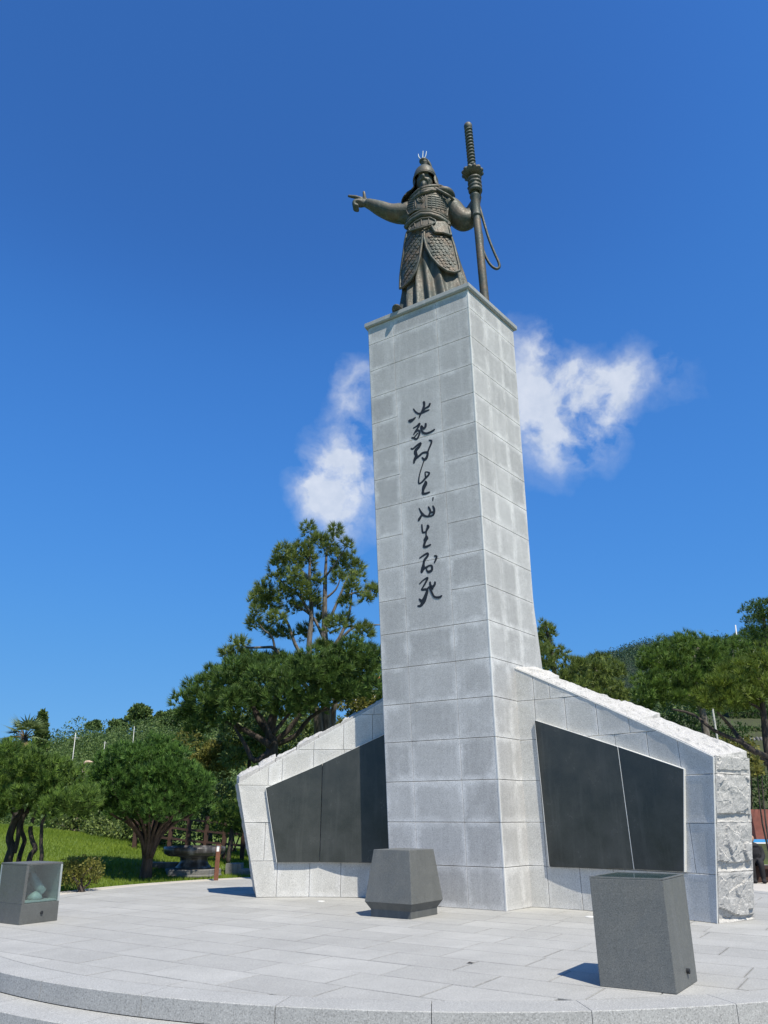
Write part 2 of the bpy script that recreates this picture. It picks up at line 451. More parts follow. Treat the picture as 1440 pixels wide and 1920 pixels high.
def inset(poly, d):                                   # convex CCW
    out = list(poly)
    for i in range(len(poly)):
        a, b = poly[i - 1], poly[i]
        L = math.dist(a, b)
        if L < 1e-6: continue
        n = ((b[1] - a[1]) / L, -(b[0] - a[0]) / L)
        out = clip_half(out, n, n[0] * a[0] + n[1] * a[1] - d)
        if len(out) < 3: return []
    return clean(out, 1e-4)
def inset_same(poly, d):                              # same vertex count: intersect shifted edges
    n = len(poly); lines = []
    for i in range(n):
        a, b = poly[i], poly[(i + 1) % n]; L = math.dist(a, b)
        nx, ny = (b[1] - a[1]) / L, -(b[0] - a[0]) / L
        lines.append((nx, ny, nx * a[0] + ny * a[1] - d))
    out = []
    for i in range(n):
        a1, b1, c1 = lines[i - 1]; a2, b2, c2 = lines[i]; det = a1 * b2 - a2 * b1
        if abs(det) < 1e-6: out.append(poly[i])
        else: out.append(((c1 * b2 - c2 * b1) / det, (a1 * c2 - a2 * c1) / det))
    return out
def stone(name, poly, fn, parent, m, depth=.05, gap=.005, bev=.006, band=.10, proud=0.0):
    """one facing stone: polygon in face coordinates, fn(a,z,d) -> world, d outward"""
    if area(poly) < 0: poly = poly[::-1]
    p0 = clean(inset(poly, gap), .012)
    if len(p0) < 3 or abs(area(p0)) < 6e-4: return None
    w = min(math.dist(p0[i - 1], p0[i]) for i in range(len(p0)))
    wid = math.sqrt(abs(area(p0)))
    def okp(q):
        return area(q) > 0 and all((q[(i + 1) % len(q)][0] - q[i][0]) * (p0[(i + 1) % len(q)][0] - p0[i][0]) + (q[(i + 1) % len(q)][1] - q[i][1]) * (p0[(i + 1) % len(q)][1] - p0[i][1]) > 0 for i in range(len(q)))
    p1 = inset_same(p0, min(bev, w * .15))
    if not okp(p1): p1 = p0
    bd = min(band, wid * .28); p2 = []
    for _ in range(4):
        q_ = inset_same(p0, bd)
        if okp(q_): p2 = q_; break
        bd *= .5
    n = len(p0); V = []; E = []
    for pl, d in ((p0, -depth), (p0, proud - bev), (p1, proud)):
        for a, z in pl: V.append(fn(a, z, d)); E.append(1.0)
    F = [tuple(reversed(range(n)))]
    for r in (0, 1):
        for i in range(n):
            j = (i + 1) % n; F.append((r * n + i, r * n + j, (r + 1) * n + j, (r + 1) * n + i))
    if len(p2) == n:
        for a, z in p2: V.append(fn(a, z, proud)); E.append(0.0)
        for i in range(n):
            j = (i + 1) % n; F.append((2 * n + i, 2 * n + j, 3 * n + j, 3 * n + i))
        F.append(tuple(3 * n + i for i in range(n)))
    else:
        c = (sum(q[0] for q in p1) / n, sum(q[1] for q in p1) / n)
        V.append(fn(c[0], c[1], proud)); E.append(0.3)
        for i in range(n): F.append((2 * n + i, 2 * n + (i + 1) % n, 3 * n))
    return build(name, V, F, m, parent, attrs={'edge': E})
def rough_block(name, cor, parent, m='rough', n=(10, 10, 10), amp=.05, seed=0, edge=.25, chip=.012, freq=4.0, still=(), under=0.0):
    """cor: 8 corners (bottom 4 ccw, top 4 ccw) -> split-faced stone"""
    cor = [Vector(c) for c in cor]; cen = sum(cor, Vector()) / 8
    def tri(u, v, w):
        b = [(1 - u) * (1 - v), u * (1 - v), u * v, (1 - u) * v]
        return sum((cor[i] * b[i] * (1 - w) for i in range(4)), Vector()) + sum((cor[4 + i] * b[i] * w for i in range(4)), Vector())
    V, F = [], []; so = Vector((seed * 3.17, seed * 1.3, seed * 7.7))
    for axis in range(3):
        for side in (0, 1):
            na, nb = [n[i] for i in range(3) if i != axis]
            k = len(V)
            for i in range(na + 1):
                for j in range(nb + 1):
                    s, t_ = i / na, j / nb
                    uvw = [0, 0, 0]; oth = [q for q in range(3) if q != axis]
                    uvw[axis] = side; uvw[oth[0]] = s; uvw[oth[1]] = t_
                    p = tri(*uvw)
                    e = min(s, 1 - s, t_, 1 - t_); fall = min(1, e / edge)
                    fall = fall * fall * (3 - 2 * fall)
                    u2 = list(uvw); u2[axis] = .5; nrm = (p - tri(*u2)).normalized()
                    q = (p + so) * freq
                    w1 = noise.noise_vector(q * 1.3) * .25
                    dv, pv = noise.voronoi((q + w1) * 1.5); cp = pv[0]; rv = noise.cell_vector(cp * 7.31); off_ = (q + w1) * 1.5 - cp
                    dv2, pv2 = noise.voronoi((q + w1) * 4.2); rv2 = noise.cell_vector(pv2[0] * 5.17); off2 = (q + w1) * 4.2 - pv2[0]
                    h = .25 + .55 * (rv.x - .5) + .9 * off_.dot(rv - Vector((.5, .5, .5))) + .14 * (rv2.x - .5) + .20 * off2.dot(rv2 - Vector((.5, .5, .5))) + .09 * noise.fractal(q * 6.0, .8, 2.1, 3)
                    if under: 
                        ub = .20 + .22 * noise.noise(Vector((q.x * .6, q.y * .6, seed))); tw = max(0, 1 - uvw[2] / max(.04, ub)); h -= under * (1 if tw > 0.02 else 0) * (.6 + .4 * tw)
                    if (axis, side) in still: h = 0.0; fall = 0.0
                    cv = noise.noise_vector((p + so) * 9) * chip * (0 if (axis, side) in still else 1)
                    V.append(p + nrm * (h * amp * fall) + cv)
            for i in range(na):
                for j in range(nb):
                    a, b, c, d = k + i * (nb + 1) + j, k + (i + 1) * (nb + 1) + j, k + (i + 1) * (nb + 1) + j + 1, k + i * (nb + 1) + j + 1
                    flip = (axis in (0, 2)) == (side == 0)
                    if axis == 1: flip = side == 1
                    F.append((a, d, c, b) if flip else (a, b, c, d))
    o = build(name, V, F, m, parent)
    bm = bmesh.new(); bm.from_mesh(o.data); bmesh.ops.remove_doubles(bm, verts=bm.verts, dist=1e-4)
    bmesh.ops.recalc_face_normals(bm, faces=bm.faces); bm.to_mesh(o.data); bm.free()
    return o

# ------------------------------------------------------------------ ground, lawn, plaza
PC = Vector((0.86, 14.19, 0)); PR = 7.39
def sstep(a, b, x):
    t = min(1, max(0, (x - a) / (b - a))); return t * t * (3 - 2 * t)
def gz(X, Y):
    z = -.345 + .325 * sstep(9.0, 13.0, Y)
    r = math.hypot(X - PC.x, Y - PC.y)
    z += .10 * sstep(8.0, 11, r) * sstep(14, 19, Y) * (1 - sstep(2, 6, X))
    z += 1.12 * math.exp(-((X + 15) ** 2 / 58 + (Y - 27) ** 2 / 42)) * sstep(8.0, 10.5, r)
    if Y > 50:
        hl = np.interp(X, [-170, -84, -60, -45, -20, 20], [9, 10.6, 11.6, 15.6, 17.6, 9])
        z += hl * sstep(50, 165, Y) * (1 - sstep(-5, 40, X))
    if X > 6:
        z += 6.5 * sstep(26.5, 41.5, Y) * sstep(8, 15, X) * (1 - sstep(60, 120, Y) * .0) * (1 - sstep(200, 400, Y))
        z += 14 * sstep(50, 110, Y) * sstep(25, 60, X) * (1 - sstep(300, 600, Y))
    return float(z)
def fixn(o):
    bm = bmesh.new(); bm.from_mesh(o.data); bmesh.ops.recalc_face_normals(bm, faces=bm.faces); bm.to_mesh(o.data); bm.free(); return o
def struct(o): o['kind'] = 'structure'; return o
V, F = [], []; NA = 220; radii = [7.2, 7.8, 8.3, 9, 10] + list(np.geomspace(11, 3200, 78))
for r in radii:
    for k in range(NA):
        a = 2 * math.pi * k / NA; x, y = PC.x + r * math.cos(a), PC.y + r * math.sin(a)
        V.append((x, y, gz(x, y) + (noise.noise(Vector((x * .3, y * .3, 0))) * .05 if r > 9 else 0)))
for i in range(len(radii) - 1):
    for k in range(NA):
        k2 = (k + 1) % NA; F.append((i * NA + k, (i + 1) * NA + k, (i + 1) * NA + k2, i * NA + k2))
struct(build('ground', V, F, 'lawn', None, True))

def sector(r0, r1, a0, a1, z0, n, thick=.0, mtl='beige', name='path', drop=None):
    V, F = [], []
    for k in range(n + 1):
        a = R(a0 + (a1 - a0) * k / n); ca, sa = math.cos(a), math.sin(a)
        V += [(PC.x + r0 * ca, PC.y + r0 * sa, z0), (PC.x + r1 * ca, PC.y + r1 * sa, z0),
              (PC.x + r1 * ca, PC.y + r1 * sa, z0 - .5), (PC.x + r0 * ca, PC.y + r0 * sa, z0 - .5)]
    for k in range(n):
        b = 4 * k; c = b + 4
        F += [(b, b + 1, c + 1, c), (b + 1, b + 2, c + 2, c + 1), (b + 3, b, c, c + 3), (b + 2, b + 3, c + 3, c + 2)]
    return struct(fixn(build(name, V, F, mtl)))
# plaza bed, then slabs and coping as pieces
V = [(PC.x, PC.y, -.022)] + [(PC.x + 7.36 * math.cos(2 * math.pi * k / 96), PC.y + 7.36 * math.sin(2 * math.pi * k / 96), -.022) for k in range(96)]
V += [(PC.x + 7.36 * math.cos(2 * math.pi * k / 96), PC.y + 7.36 * math.sin(2 * math.pi * k / 96), -.6) for k in range(96)]
F = [(0, 1 + k, 1 + (k + 1) % 96) for k in range(96)] + [(1 + k, 97 + k, 97 + (k + 1) % 96, 1 + (k + 1) % 96) for k in range(96)]
plaza = struct(build('plaza', V, F, 'mortar'))
pa = R(57); rdir = Vector((-math.sin(pa), math.cos(pa))); xdir = Vector((math.cos(pa), math.sin(pa)))
RI = 7.02
circ = [(PC.x + RI * math.cos(2 * math.pi * k / 120), PC.y + RI * math.sin(2 * math.pi * k / 120)) for k in range(120)]
rows = {}
rr = random.Random(3)
SW, SL = .595, 1.0
q0 = 6.90 - SW * 20
rects = []
for i in range(60):
    qa = q0 + i * SW; off = rr.uniform(0, 1) if i % 2 else rr.uniform(.4, .6)
    for j in range(-12, 26):
        ra = j * SL + off
        cc = [rdir * (ra + du) + xdir * (qa + dv) for du, dv in ((0, 0), (SL, 0), (SL, SW), (0, SW))]
        if min((Vector(c) - PC.xy).length for c in cc) > RI + .1: continue
        rects.append([tuple(c) for c in cc])
flat = lambda a, z, d: Vector((a, z, d))
for cc in rects:
    if area(cc) < 0: cc = cc[::-1]
    inside = all((Vector(c) - PC.xy).length < RI - .01 for c in cc)
    pl = cc if inside else clip_poly(cc, circ)
    if not pl or abs(area(pl)) < .012: continue
    stone('paving_slab', pl, lambda a, z, d, j=rr.uniform(-.0015, .0015): Vector((a, z, d + j)), plaza, 'paving', .04, .004, .003, .022)
# coping stones round the rim (joints as seen along the front)
def ring_stones(name, r0, r1, a0, a1, n, z, h, parent, mtl, gapm=.006, prof=.006):
    for s in range(n):
        A0 = R(a0 + (a1 - a0) * s / n) + gapm / 2 / r1; A1 = R(a0 + (a1 - a0) * (s + 1) / n) - gapm / 2 / r1
        V, F = [], []; N = 8
        for k in range(N + 1):
            a = A0 + (A1 - A0) * k / N; ca, sa = math.cos(a), math.sin(a)
            for rr_, zz in ((r0, z - h), (r1, z - h), (r1, z - prof), (r1 - prof, z), (r0 + .002, z)):
                V.append((PC.x + rr_ * ca, PC.y + rr_ * sa, zz))
        for k in range(N):
            b = 5 * k; c = b + 5
            for i in range(5): F.append((b + i, b + (i + 1) % 5, c + (i + 1) % 5, c + i))
        F.append((4, 3, 2, 1, 0)); F.append(tuple(5 * N + i for i in range(5)))
        fixn(build(name, V, F, mtl, parent, label=None))
DA = 360 / 37
A_J = math.degrees(math.atan2(7.05 - PC.y, -.86 - PC.x))
ring_stones('coping_stone', RI + .006, PR, A_J, A_J + 360, 37, .001, .158, plaza, 'coping')
step = sector(PR - .1, PR + .38, 176, 370, -.20, 90, mtl='mortar', name='step')
ring_stones('step_stone', PR + .004, PR + .41, 178, 368, 20, -.162, .17, step, 'coping')
sector(PR + .006, PR + .34, 60, 178, -.010, 60, mtl='beige', name='path_edging')
sector(PR + .345, PR + .52, 70, 176, -.004, 60, mtl='beige', name='kerb')
sector(PR + .006, 16.5, -12, 58, -.006, 40, mtl='beige', name='path')
sector(9.4, 10.2, -8, 50, -.002, 40, mtl='pink', name='path_band')
sector(PR + .40, 20, 185, 350, -.335, 50, mtl='paving', name='forecourt')

# ------------------------------------------------------------------ the pillar
B0 = Vector((1.967, 13.438, 0)); T0 = Vector((1.869, 13.438, 12.31))
fd = Vector((-.840, .5426, 0)).normalized(); rd0 = Vector((.641, .7675, 0)).normalized()
B1 = B0 + fd * 2.205; T1 = T0 + fd * 2.69          # front face widens a little upwards
B2 = B0 + rd0 * 1.66; T2 = T0 + rd0 * 1.976
ax = Vector((.5426, .840, 0)).normalized()
def mirror(p, m):
    t = Vector((-ax.y, ax.x, 0)); d = (p - m).dot(t); q = p - t * (2 * d); return q
B3 = mirror(B2, (B0 + B1) / 2); T3 = mirror(T2, (T0 + T1) / 2); T3.z = 12.31; B3.z = 0
ZT = 12.31
def face_fn(b0, b1, t0, t1):                          # a 0..1 along, z metres
    nrm = (t1 - t0).cross(b0 - t0); nrm.normalize()
    def fn(a, z, d):
        t = z / ZT; p = b0.lerp(t0, t); q = b1.lerp(t1, t)
        return p.lerp(q, a) + nrm * d
    mid = fn(.5, 6, 0); cen = (B0 + B1 + B2 + B3) / 4; cen.z = 6
    if (fn(.5, 6, 1) - cen).length < (mid - cen).length:
        nrm.negate()
    return fn, nrm
pillar = thing('monument_pillar', 'tall pale granite pillar with a column of black calligraphy, carrying the bronze statue', 'monument', tuple((B0 + B1 + B2 + B3) / 4))
ins = .03
cen2 = (B0 + B1 + B2 + B3) / 4
def shr(p, c): d = (c - p); d.z = 0; return p + d.normalized() * ins * 1.4
cenT = (T0 + T1 + T2 + T3) / 4
V = [shr(p, cen2) for p in (B0, B2, B3, B1)] + [shr(p, cenT) for p in (T0, T2, T3, T1)]
build('core', V, [(0, 3, 2, 1), (4, 5, 6, 7), (0, 1, 5, 4), (1, 2, 6, 5), (2, 3, 7, 6), (3, 0, 4, 7)], 'mortar', pillar)
CZ = [0, .633, 1.3176, 1.9974, 2.6973, 3.39, 4.0826, 4.7731, 5.4598, 6.1515, 6.8416, 7.5342, 8.2223, 8.9478, 9.6484, 10.3471, 11.07, 11.8186, ZT]
fnF, nF = face_fn(B0, B1, T0, T1); fnR, nR = face_fn(B0, B2, T0, T2)
fnL, nL = face_fn(B1, B3, T1, T3); fnBk, nB = face_fn(B2, B3, T2, T3)
def scale_fn(fn, w): return lambda a, z, d: fn(a / w, z, d)
def course(fn, w, cols, zs, merged=None):
    g = scale_fn(fn, w)
    for i in range(len(zs) - 1):
        for j in range(len(cols) - 1):
            if merged and j in merged[0] and any(lo < i <= hi - 0 and i != lo for lo, hi in merged[1]): continue
            z1 = zs[i + 1]
            if merged and j in merged[0]:
                for lo, hi in merged[1]:
                    if i == lo: z1 = zs[hi + 1]
            sl = random.uniform(-.006, .006)
            stone('facing_stone', [(cols[j] * w, zs[i] + .002), (cols[j + 1] * w, zs[i] + .002), (cols[j + 1] * w, z1 - .002), (cols[j] * w, z1 - .002)],
                  g, pillar, 'granite', .04, .0028, .003, .13)
course(fnF, 2.4, [0.004, .305, .735, .996], CZ, ({1}, [(7, 8), (9, 10), (11, 12), (13, 14)]))
course(fnR, 1.85, [.004, .33, .66, .996], CZ)
course(fnL, 1.85, [.004, .33, .66, .996], CZ)
course(fnBk, 2.6, [.004, .33, .66, .996], CZ)
# pale polished arris along the front corner
nm = (nF + nR).normalized()
for i in range(len(CZ) - 1):
    za, zb = CZ[i] + .004, CZ[i + 1] - .004
    P = []
    for z in (za, zb):
        c = B0.lerp(T0, z / ZT); P += [c + nF * .006 - (B0 - B1).normalized() * .018, c + nm * .010, c + nR * .006 + (B2 - B0).normalized() * .018, c - nm * .03]
    build('corner_arris', P, [(0, 1, 5, 4), (1, 2, 6, 5), (2, 3, 7, 6), (3, 0, 4, 7), (3, 2, 1, 0), (4, 5, 6, 7)], 'trim', pillar)
# cap
def offs(pts, d, z):
    c = sum(pts, Vector()) / len(pts); out = []
    n = len(pts)
    for i in range(n):
        a = (pts[i] - pts[i - 1]).normalized(); b = (pts[(i + 1) % n] - pts[i]).normalized()
        na = Vector((a.y, -a.x, 0)); nb = Vector((b.y, -b.x, 0))
        if na.dot(pts[i] - c) < 0: na.negate()
        if nb.dot(pts[i] - c) < 0: nb.negate()
        k = d / (1 + na.dot(nb)); p = pts[i] + (na + nb) * k; p = p.copy(); p.z = z; out.append(p)
    return out
tp = [T0, T2, T3, T1]
L0, L1, L2 = offs(tp, .05, ZT + .004), offs(tp, .065, ZT + .03), offs(tp, .065, ZT + .125)
L3 = offs(tp, .05, ZT + .14)
V = L0 + L1 + L2 + L3; F = [(3, 2, 1, 0), (12, 13, 14, 15)]
for r in range(3):
    for i in range(4): F.append((r * 4 + i, r * 4 + (i + 1) % 4, r * 4 + 4 + (i + 1) % 4, r * 4 + 4 + i))
build('cap_slab', V, F, 'cap', pillar)
TOPZ = ZT + .14
# flared buttress at the back-right foot of the pillar
zs = [0, 3.2, 4.1, 4.7, 5.3, 5.9]; wd = [.22, .22, .20, .13, .05, .0]
V, F = [], []
rd = (B2 - B0).normalized()
for z, w in zip(zs, wd):
    p = B2.lerp(T2, z / ZT) - rd * .02 - nR * .02
    for q in (p, p + rd * (w + .02), p + rd * (w + .02) - nR * .5, p - nR * .5): V.append(q)
for i in range(len(zs) - 1):
    for k in range(4):
        k2 = (k + 1) % 4; F.append((4 * i + k, 4 * i + k2, 4 * i + 4 + k2, 4 * i + 4 + k))
F.append((20, 21, 22, 23))
build('buttress', V, F, 'granite', pillar, attrs={'edge': [.3] * len(V)})

# calligraphy: traced strokes as slightly raised black ribbons on the front face
CH = [
 (750, 740, [[(640, 195, 62), (655, 270, 62), (625, 390, 66), (565, 510, 52), (510, 640, 24)],
             [(365, 385, 30), (410, 450, 40), (470, 500, 46), (540, 510, 50), (640, 468, 60), (790, 410, 30)],
             [(810, 240, 50), (780, 310, 54), (700, 360, 46), (645, 410, 40)],
             [(245, 705, 62), (300, 705, 86), (365, 665, 54), (420, 613, 28)]]),
 (750, 740, [[(362, 905, 34), (460, 845, 44), (525, 785, 56), (505, 860, 48), (440, 960, 50), (370, 1078, 34)],
             [(430, 1010, 34), (492, 962, 44), (530, 1010, 48), (505, 1120, 48), (445, 1200, 50), (372, 1172, 46), (322, 1165, 44)], [(372, 1172, 30), (480, 1040, 30)],
             [(695, 780, 50), (690, 860, 58), (640, 915, 52), (580, 850, 46), (575, 930, 46), (610, 1010, 52), (685, 1048, 54), (780, 1030, 52), (870, 985, 46), (940, 937, 34)]]),
 (750, 820, [[(298, 302, 40), (350, 312, 46), (450, 228, 52), (550, 165, 64), (520, 250, 66), (430, 350, 84), (418, 420, 84), (440, 500, 76), (395, 610, 72), (375, 705, 36)],
             [(430, 570, 62), (520, 500, 52), (620, 420, 50), (735, 410, 54), (742, 480, 60), (705, 570, 72), (650, 600, 60), (595, 540, 28)],
             [(785, 78, 26), (850, 95, 46), (840, 180, 46), (792, 290, 40), (750, 400, 40)],
             [(650, 620, 26), (610, 750, 24), (560, 900, 26), (520, 1060, 28), (505, 1200, 34)]]),
 (750, 820, [[(505, 1200, 34), (518, 1248, 40), (590, 1212, 46), (680, 1112, 52), (760, 1030, 52), (792, 965, 42), (740, 940, 30), (680, 948, 30), (692, 1070, 42)],
             [(690, 1190, 50), (692, 1250, 92), (645, 1350, 92), (622, 1450, 58), (622, 1515, 64), (700, 1518, 52), (800, 1480, 38)]]),
 (750, 920, [[(895, 185, 34), (885, 272, 28)], [(515, 470, 22), (560, 560, 42), (612, 640, 62), (680, 685, 46), (760, 695, 42), (880, 668, 42), (920, 600, 54), (922, 500, 54), (888, 412, 38)],
             [(592, 655, 42), (522, 770, 62), (500, 812, 36)], [(770, 440, 38), (812, 520, 46), (820, 580, 46), (780, 662, 30)], [(820, 592, 30), (900, 580, 50)]]),
 (750, 920, [[(590, 915, 34), (600, 1040, 42), (622, 1130, 46), (710, 1108, 40)],
             [(742, 935, 48), (758, 985, 74), (712, 1090, 46), (705, 1200, 30), (712, 1285, 104), (650, 1340, 48)], [(710, 1300, 70), (662, 1430, 54), (652, 1508, 58), (720, 1510, 50), (830, 1455, 34)]]),
 (750, 1030, [[(530, 240, 30), (640, 162, 42), (742, 112, 52), (745, 180, 54), (662, 290, 56), (636, 400, 56), (622, 500, 92), (582, 622, 58)],
              [(622, 530, 62), (720, 482, 46), (790, 442, 36), (858, 450, 46), (860, 560, 54), (772, 608, 60), (722, 560, 30), (718, 500, 28)],
              [(930, 178, 34), (990, 190, 42), (970, 270, 46), (930, 360, 28)]]),
 (750, 1030, [[(530, 935, 30), (620, 842, 32), (742, 772, 48), (702, 880, 46), (622, 1020, 36), (592, 1090, 46), (700, 1082, 52), (732, 1130, 62), (692, 1260, 82), (640, 1390, 104), (562, 1520, 60), (480, 1530, 36)],
              [(518, 1340, 30), (575, 1395, 72)], [(720, 1090, 32), (790, 1020, 38), (862, 1060, 82), (822, 960, 46), (812, 880, 40)], [(880, 1020, 62), (940, 950, 48), (945, 880, 40)],
              [(802, 1040, 42), (870, 1180, 42), (930, 1280, 42), (1050, 1298, 48), (1130, 1252, 34)]])]
fo = fnF(.5, 6, .0)
def to_face(u, v):
    r = ray(u, v); o = Vector((0, 0, EYE)); return o + r * ((fo - o).dot(nF) / r.dot(nF))
fx = (T1 - T0).normalized(); fz = fx.cross(nF); fz = fz if fz.z > 0 else -fz
for (ox, oy, strokes) in CH:
    V, F = [], []
    for si, st in enumerate(strokes):
        P = [to_face(ox + x / 14.4, oy + y / 14.4) for x, y, w in st]
        S = smoothpath(P, 6); W = interp([w / 14.4 * .0117 * .60 for x, y, w in st], len(S))
        # swept round-ended ribbon: union of discs joined by quads, each stroke at its own height
        lift = .003 + .0013 * si; n = len(S); base = len(V)
        left, right = [], []
        for i in range(n):
            t = (S[min(i + 1, n - 1)] - S[max(i - 1, 0)]).normalized(); b = nF.cross(t).normalized()
            left.append(S[i] + b * W[i]); right.append(S[i] - b * W[i])
        t0 = (S[0] - S[1]).normalized(); t1 = (S[-1] - S[-2]).normalized()
        ring = [S[0] + t0 * W[0] * .8] + left + [S[-1] + t1 * W[-1] * .8]
        pts = left + right + [S[0] + t0 * W[0] * .8, S[-1] + t1 * W[-1] * .8]
        m_ = len(pts)
        for p in pts: V.append(p + nF * lift)
        for p in pts: V.append(p - nF * .02)
        for i in range(n - 1): F.append((base + i, base + i + 1, base + n + i + 1, base + n + i))
        F.append((base + 2 * n, base, base + n)); F.append((base + n - 1, base + 2 * n + 1, base + 2 * n - 1))
        outl = [2 * n] + list(range(n)) + [2 * n + 1] + list(range(2 * n - 1, n - 1, -1))
        for i in range(len(outl)):
            a, b = outl[i], outl[(i + 1) % len(outl)]; F.append((base + a, base + a + m_, base + b + m_, base + b))
    build('inscription_character', V, F, 'ink', pillar)

# ------------------------------------------------------------------ the two wing walls
def wing(name, label, P0, P1, sag, poly, zrows, acols, panels, depthv, lean_front, coping_n, endside, thick):
    """P0 -> P1 along the foot of the face; poly: face outline (a,z), a along from P0, z up"""
    L = (P1 - P0).length; dr = (P1 - P0).normalized(); back = Vector((-dr.y, dr.x, 0))
    if back.y < 0: back.negate()
    def sg(a): s = a / L; return 4 * sag * s * (1 - s)
    def nrm(a):
        sl = 4 * sag / L * (1 - 2 * a / L); return (-back + dr * sl).normalized()
    def fn(a, z, d): return P0 + dr * a + back * sg(a) + nrm(a) * d + Vector((0, 0, z))
    w = thing(name, label, 'memorial wall', tuple(P0 + back * .3), 'memorial wing walls')
    if area(poly) < 0: poly = poly[::-1]
    # core body behind the facing
    zmin = 0
    N = 12; a0s = min(p[0] for p in poly); a1s = max(p[0] for p in poly)
    def top(a):
        zz = None
        for i in range(len(poly)):
            p, q = poly[i - 1], poly[i]
            if abs(p[0] - q[0]) > 1e-6 and min(p[0], q[0]) - 1e-6 <= a <= max(p[0], q[0]) + 1e-6:
                z = p[1] + (q[1] - p[1]) * (a - p[0]) / (q[0] - p[0]); zz = z if zz is None else max(zz, z)
        return zz if zz is not None else 0
    def bot(a):
        zz = 1e9
        for i in range(len(poly)):
            p, q = poly[i - 1], poly[i]
            if abs(p[0] - q[0]) > 1e-6 and min(p[0], q[0]) - 1e-6 <= a <= max(p[0], q[0]) + 1e-6:
                zz = min(zz, p[1] + (q[1] - p[1]) * (a - p[0]) / (q[0] - p[0]))
        return zz
    V, F = [], []
    for i in range(N + 1):
        a = a0s + .16 + (a1s - a0s - .32) * i / N
        for (dd, zz) in ((-.02, bot(a) + .0), (-.02, top(a) - .03), (-thick, top(a) - .03), (-thick, bot(a))): V.append(fn(a, max(0, zz), dd))
    for i in range(N):
        for k in range(4): F.append((4 * i + k, 4 * i + (k + 1) % 4, 4 * i + 4 + (k + 1) % 4, 4 * i + 4 + k))
    F += [(3, 2, 1, 0), tuple(4 * N + k for k in range(4))]
    build('core', V, F, 'rough', w)
    hull = panels['hull']
    for i in range(len(zrows) - 1):
        cols = acols[i % len(acols)] if hasattr(acols[0], '__len__') else acols
        for j in range(len(cols) - 1):
            cell = [(cols[j], zrows[i]), (cols[j + 1], zrows[i]), (cols[j + 1], zrows[i + 1]), (cols[j], zrows[i + 1])]
            pl = clip_poly(cell, poly)
            if not pl or abs(area(pl)) < .006: continue
            ih = inset(hull if area(hull) > 0 else hull[::-1], .06)
            if all(all((b[1] - a[1]) * p[0] - (b[0] - a[0]) * p[1] <= (b[1] - a[1]) * a[0] - (b[0] - a[0]) * a[1] for a, b in zip(ih, ih[1:] + ih[:1])) for p in pl): continue
            stone('facing_stone', pl, fn, w, 'wing_granite', .03, .004, .005, .11)
    # polished dark panels: flat slabs standing proud of the curved face
    for quad, offs_, lab in panels['slabs']:
        q = quad if area(quad) > 0 else quad[::-1]
        outer = [fn(a, z, 0) for a, z in q]
        # flat plane through the panel's own span
        am = [min(p[0] for p in q), max(p[0] for p in q)]
        pA, pB = fn(am[0], 0, offs_), fn(am[1], 0, offs_); e = (pB - pA).normalized(); nn = Vector((e.y, -e.x, 0))
        if nn.dot(back) > 0: nn.negate()
        def pf(a, z, d): return pA.lerp(pB, (a - am[0]) / (am[1] - am[0])) + nn * d + Vector((0, 0, z))
        stone('inscription_panel', q, pf, w, 'panel', .09, .002, .004, .2)
        # pale sawn edge round the panel
        q2 = q; n = len(q)
        for i in range(n):
            a, b = q2[i], q2[(i + 1) % n]
            if abs(a[0] - b[0]) < .1 and not panels.get('sides'): continue
            ea, eb = pf(*a, .001), pf(*b, .001); up = (eb - ea).normalized().cross(nn); 
            mid = sum((pf(x, z, 0) for x, z in q), Vector()) / n
            if up.dot((ea + eb) / 2 - mid) < 0: up.negate()
            P = [ea, eb, eb + up * .008, ea + up * .008]; P += [p - nn * .088 for p in P]
            if (ea + eb).z / 2 < 1.0: continue
            build('panel_edge', P, [(0, 1, 2, 3), (7, 6, 5, 4), (0, 4, 5, 1), (1, 5, 6, 2), (2, 6, 7, 3), (3, 7, 4, 0)], 'trim', w)
    return w, fn, top, nrm, back, dr, L
# left wing: a=0 at outer foot, runs to the pillar
LP0, LP1 = Vector((-2.406, 15.653, 0)), Vector((.46, 15.372, 0))
polyL = [(0, 0), (2.99, 0), (2.99, 3.93), (.27, 2.47), (-.05, 2.27), (-.463, 2.03)]
rowsL = [0, .62, 1.30, 1.98, 2.66, 3.34, 4.0]
hullL = [(.355, .60), (2.9, .60), (2.9, 3.12), (.065, 1.93)]
sp = 1.165
zt = lambda a: 1.93 + (3.12 - 1.93) * (a - .065) / (2.9 - .065)
slabsL = [([(.355, .60), (1.16, .60), (1.16, zt(1.16)), (.065, 1.93)], .06, None), ([(1.166, .60), (2.9, .60), (2.9, 3.12), (1.166, zt(1.166))], .06, None)]
colsL = [-.6, .36, .97, 1.57, 2.17, 2.77, 3.4]
colsL2 = [-.6, .10, .36, .97, 1.60, 2.2, 2.77, 3.4]
lw, fnLW, topL, nrmL, backL, drL, LL = wing('memorial_wing_wall', 'sunlit granite wall with dark panels, left of the pillar', LP0, LP1, .20, polyL, rowsL, [colsL, colsL2],
    {'hull': hullL, 'slabs': slabsL}, .06, 0, 7, 0, .80)
